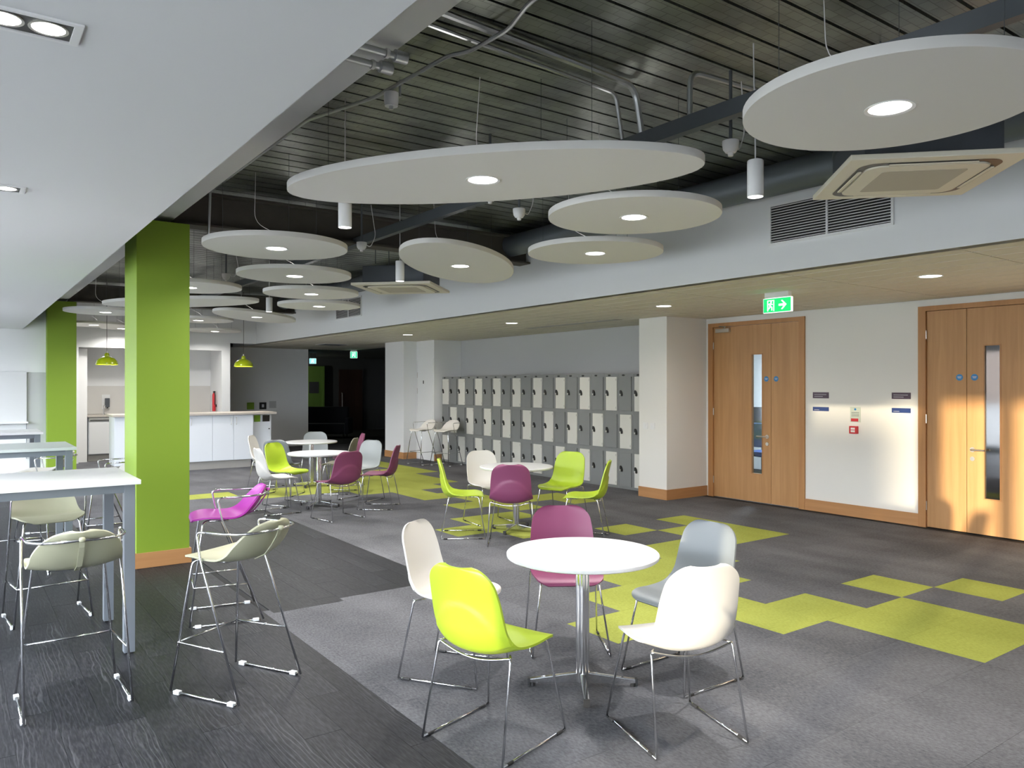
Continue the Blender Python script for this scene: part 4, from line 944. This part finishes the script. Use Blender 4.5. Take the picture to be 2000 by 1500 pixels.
for (xx, zz, m_, lb) in ((6.2, 1.09, 'green_notice', 'small green square sign on the back wall above the worktop'), (6.52, 1.09, 'black', 'small black square sign on the back wall above the worktop'), (6.78, 1.12, 'grey_wall', 'small grey sign on the back wall beside the black one')):
    s_ = thing('wall_sign', lb, 'sign', (xx, 20.1, zz)); obj('plate', box(-0.09, 0.09, -0.012, -0.001, -0.09, 0.09, 0.001), m_, s_); obj('mark', box(-0.03, 0.03, -0.014, -0.012, -0.04, 0.04), 'sign_text' if m_ == 'black' else m_, s_)
t = thing('base_unit', 'white kitchen base units along the recess wall', 'cabinet', (2.30, 18.52, 0))
obj('body', box(0.0, 2.6, 0.02, 0.6, 0.15, 0.94), 'cabinet_white', t); obj('plinth', box(0.0, 2.6, 0.05, 0.55, 0, 0.15), 'plinth', t)
for k in range(4): d = obj('cupboard_door', box(0.53 + 0.52 * k, 1.04 + 0.52 * k, 0.0, 0.019, 0.16, 0.93, 0.002), 'cabinet_white', t); obj('handle', rod([(0.6 + 0.52 * k, 0.0, 0.76), (0.6 + 0.52 * k, -0.03, 0.76), (0.6 + 0.52 * k, -0.03, 0.88), (0.6 + 0.52 * k, 0, 0.88)], 0.005, 8, 0.01), 'brushed', d)
t = thing('dishwasher', 'white dishwasher front under the kitchen worktop at left', 'dishwasher', (2.31, 18.52, 0))
obj('door', box(0.0, 0.47, -0.02, 0.018, 0.16, 0.84, 0.004), 'table_white', t); obj('control_panel', box(0.0, 0.47, -0.02, 0.018, 0.85, 0.93, 0.003), 'brushed', t); obj('handle_recess', box(0.02, 0.45, -0.022, -0.019, 0.865, 0.885), 'black', t)
tag(obj('worktop', box(2.28, 4.94, 18.48, 19.14, 0.945, 0.985, 0.003), 'worktop'), 'brown stone worktop in the kitchen recess', 'worktop')
tag(obj('tall_panel', box(2.09, 2.27, 18.45, 19.14, 0, 2.4, 0.003), 'white_metal'), 'tall pale end panel at the left of the kitchen recess', 'panel')
t = thing('splashback', 'pale glass splashback above the kitchen worktop', 'splashback', (2.28, 19.14, 0.99))
for k in range(3): obj('glass_sheet', box(0.89 * k + 0.002, 0.89 * (k + 1) - 0.002, -0.012, -0.001, 0, 0.62, 0.001), 'splashback', t)
t = thing('soap_dispenser', 'dark soap dispenser on the kitchen wall at left', 'dispenser', (2.74, 19.125, 1.22))
obj('body', box(-0.045, 0.045, -0.09, -0.001, -0.08, 0.12, 0.015), 'dark_steel', t); obj('spout', rod([(0, -0.05, -0.08), (0, -0.05, -0.11)], 0.012, 8), 'black', t); obj('back_plate', box(-0.1, 0.06, -0.004, 0.0, -0.12, 0.2), 'table_white', t)
t = thing('kitchen_tap', 'slim chrome tap over the kitchen sink', 'tap', (2.65, 18.95, 0.985))
obj('base', lathe([(0, 0), (0.025, 0), (0.022, 0.03), (0, 0.03)], 16), 'chrome', t, smooth=True); obj('spout', rod([(0, 0, 0.02), (0, 0, 0.2), (0, -0.16, 0.2), (0, -0.16, 0.15)], 0.01, 10, 0.07), 'chrome', t, smooth=True)
t = thing('fire_extinguisher', 'red fire extinguisher on the right side wall of the kitchen recess', 'extinguisher', (4.90, 18.62, 1.02))
obj('cylinder', lathe([(0.0, 0.0), (0.035, 0.0), (0.038, 0.02), (0.038, 0.38), (0.02, 0.43), (0.0, 0.43)], 20), 'red', t, smooth=True); obj('valve', box(-0.02, 0.02, -0.05, 0.02, 0.43, 0.47, 0.004), 'black', t); obj('hose', rod([(0, -0.05, 0.45), (0, -0.1, 0.4), (0, -0.08, 0.15)], 0.01, 8, 0.04), 'black', t); obj('wall_bracket', box(0.03, 0.059, -0.02, 0.02, 0.1, 0.16), 'black', t)
# lime pendants
def pendant(x, y, zr, label):
    t = thing('dome_pendant', label, 'pendant lamp', (x, y, zr), 0, 'lime dome pendants')
    pr_o = [(0.185, 0.0), (0.183, 0.02), (0.168, 0.07), (0.13, 0.115), (0.075, 0.145), (0.045, 0.155), (0.04, 0.19), (0.025, 0.215), (0.012, 0.22)]
    pr_i = [(0.008, 0.212), (0.02, 0.20), (0.034, 0.185), (0.04, 0.15), (0.07, 0.138), (0.125, 0.108), (0.162, 0.066), (0.177, 0.02), (0.179, 0.0)]
    obj('shade', lathe(pr_o + pr_i + [pr_o[0]], 40), 'lime_shade', t, smooth=True)
    obj('bulb', lathe([(0.0, 0.045), (0.03, 0.055), (0.042, 0.085), (0.03, 0.115), (0.015, 0.13), (0.0, 0.13)], 20), 'lamp_lens_soft', t, smooth=True)
    obj('cap', lathe([(0.0, 0.25), (0.012, 0.248), (0.016, 0.215), (0.0, 0.213)], 14), 'brushed', t, smooth=True)
    obj('cord', rod([(0, 0, 0.24), (0, 0, ZD - zr)], 0.004, 6), 'black', t)
    l = ceiling_area('pendant_lamp', t, (0, 0, 0.04), 0.10, 10, (1.0, 0.93, 0.8))
mat('lime_shade', (0.42, 0.52, 0.01), 0.25, coat=0.5)
pendant(2.25, 15.72, 2.0, 'lime dome pendant over the island, left of the near green column')
pendant(4.70, 15.68, 2.0, 'lime dome pendant over the worktop, right of the near green column')

# ------------------------------------------------------------------ boards on the left wall, passage contents
t = thing('pin_board', 'tall grey panel on the wall behind the high tables', 'board', (1.17, 15.8, 1.1)); obj('panel', box(-0.16, 0.13, -0.03, -0.001, -0.75, 0.75, 0.003), 'grey_wall', t); obj('edge', box(-0.165, -0.16, -0.034, -0.001, -0.75, 0.75), 'frame_grey', t)
t = thing('whiteboard', 'white board with pen tray at the left edge of the back wall', 'whiteboard', (0.2, 15.8, 1.0)); obj('board', box(-0.9, 0.81, -0.07, -0.035, 0.0, 0.86, 0.003), 'table_white', t); obj('pen_tray', box(-0.9, 0.83, -0.13, -0.05, -0.035, 0.0, 0.004), 'white_metal', t); obj('wall_rail', box(-0.8, 0.7, -0.035, -0.001, 0.5, 0.55), 'frame_grey', t)
t = thing('green_partition', 'lime green wall panel glimpsed in the dark passage', 'wall panel', (9.85, 25.9, 0)); obj('panel', box(-0.75, 0.62, -0.05, 0.0, 0.0, 2.3, 0.003), 'far_green', t); obj('edge', box(0.62, 0.70, -0.08, 0.0, 0.0, 2.3), 'far_green', t); obj('notice', box(0.15, 0.5, -0.06, -0.05, 1.35, 1.75), 'dark_wall', t)
t = thing('dark_sofa', 'dark low sofa in the unlit passage', 'sofa', (9.35, 22.9, 0), dg(-35))
obj('seat', box(-0.7, 0.7, -0.35, 0.3, 0.12, 0.44, 0.04), 'sofa_dark', t); obj('backrest', box(-0.7, 0.7, 0.25, 0.42, 0.12, 0.95, 0.05), 'sofa_dark', t)
for s in (-1, 1): obj('armrest', box(*sorted((s * 0.7, s * 0.82)), -0.35, 0.42, 0.12, 0.62, 0.03), 'sofa_dark', t)
for sx in (-1, 1):
    for sy in (-1, 1): obj('leg', rod([(sx * 0.65, sy * 0.28, 0), (sx * 0.65, sy * 0.28, 0.13)], 0.02, 8), 'black', t)
t = struct_empty('door_4', (11.6, 25.98, 0), 'dark wooden door at the end of the unlit passage')
obj('leaf', box(-0.45, 0.45, -0.05, 0, 0, 2.2, 0.003), 'dark_door', t); obj('pull_handle', rod([(-0.36, -0.05, 0.45), (-0.36, -0.1, 0.45), (-0.36, -0.1, 1.35), (-0.36, -0.05, 1.35)], 0.015, 8, 0.03), 'brushed', t, smooth=True)
t = thing('passage_fill', 'unseen fill light added round the passage corner', 'fill light', (7.76, 24.6, 2.1), 0)  # added lamp, hidden from view, to brighten the green panel
obj('body', box(0.0, 0.06, -0.06, 0.06, -0.1, 0.1, 0.01), 'white_metal', t); obj('diffuser', box(0.06, 0.075, -0.045, 0.045, -0.085, 0.085, 0.004), 'lamp_lens_soft', t)
l = ceiling_area('passage_fill_lamp', t, (0.09, 0, 0), 0.1, 9.0, (0.95, 1.0, 0.85)); l.rotation_euler = (0, -PI / 2, 0)
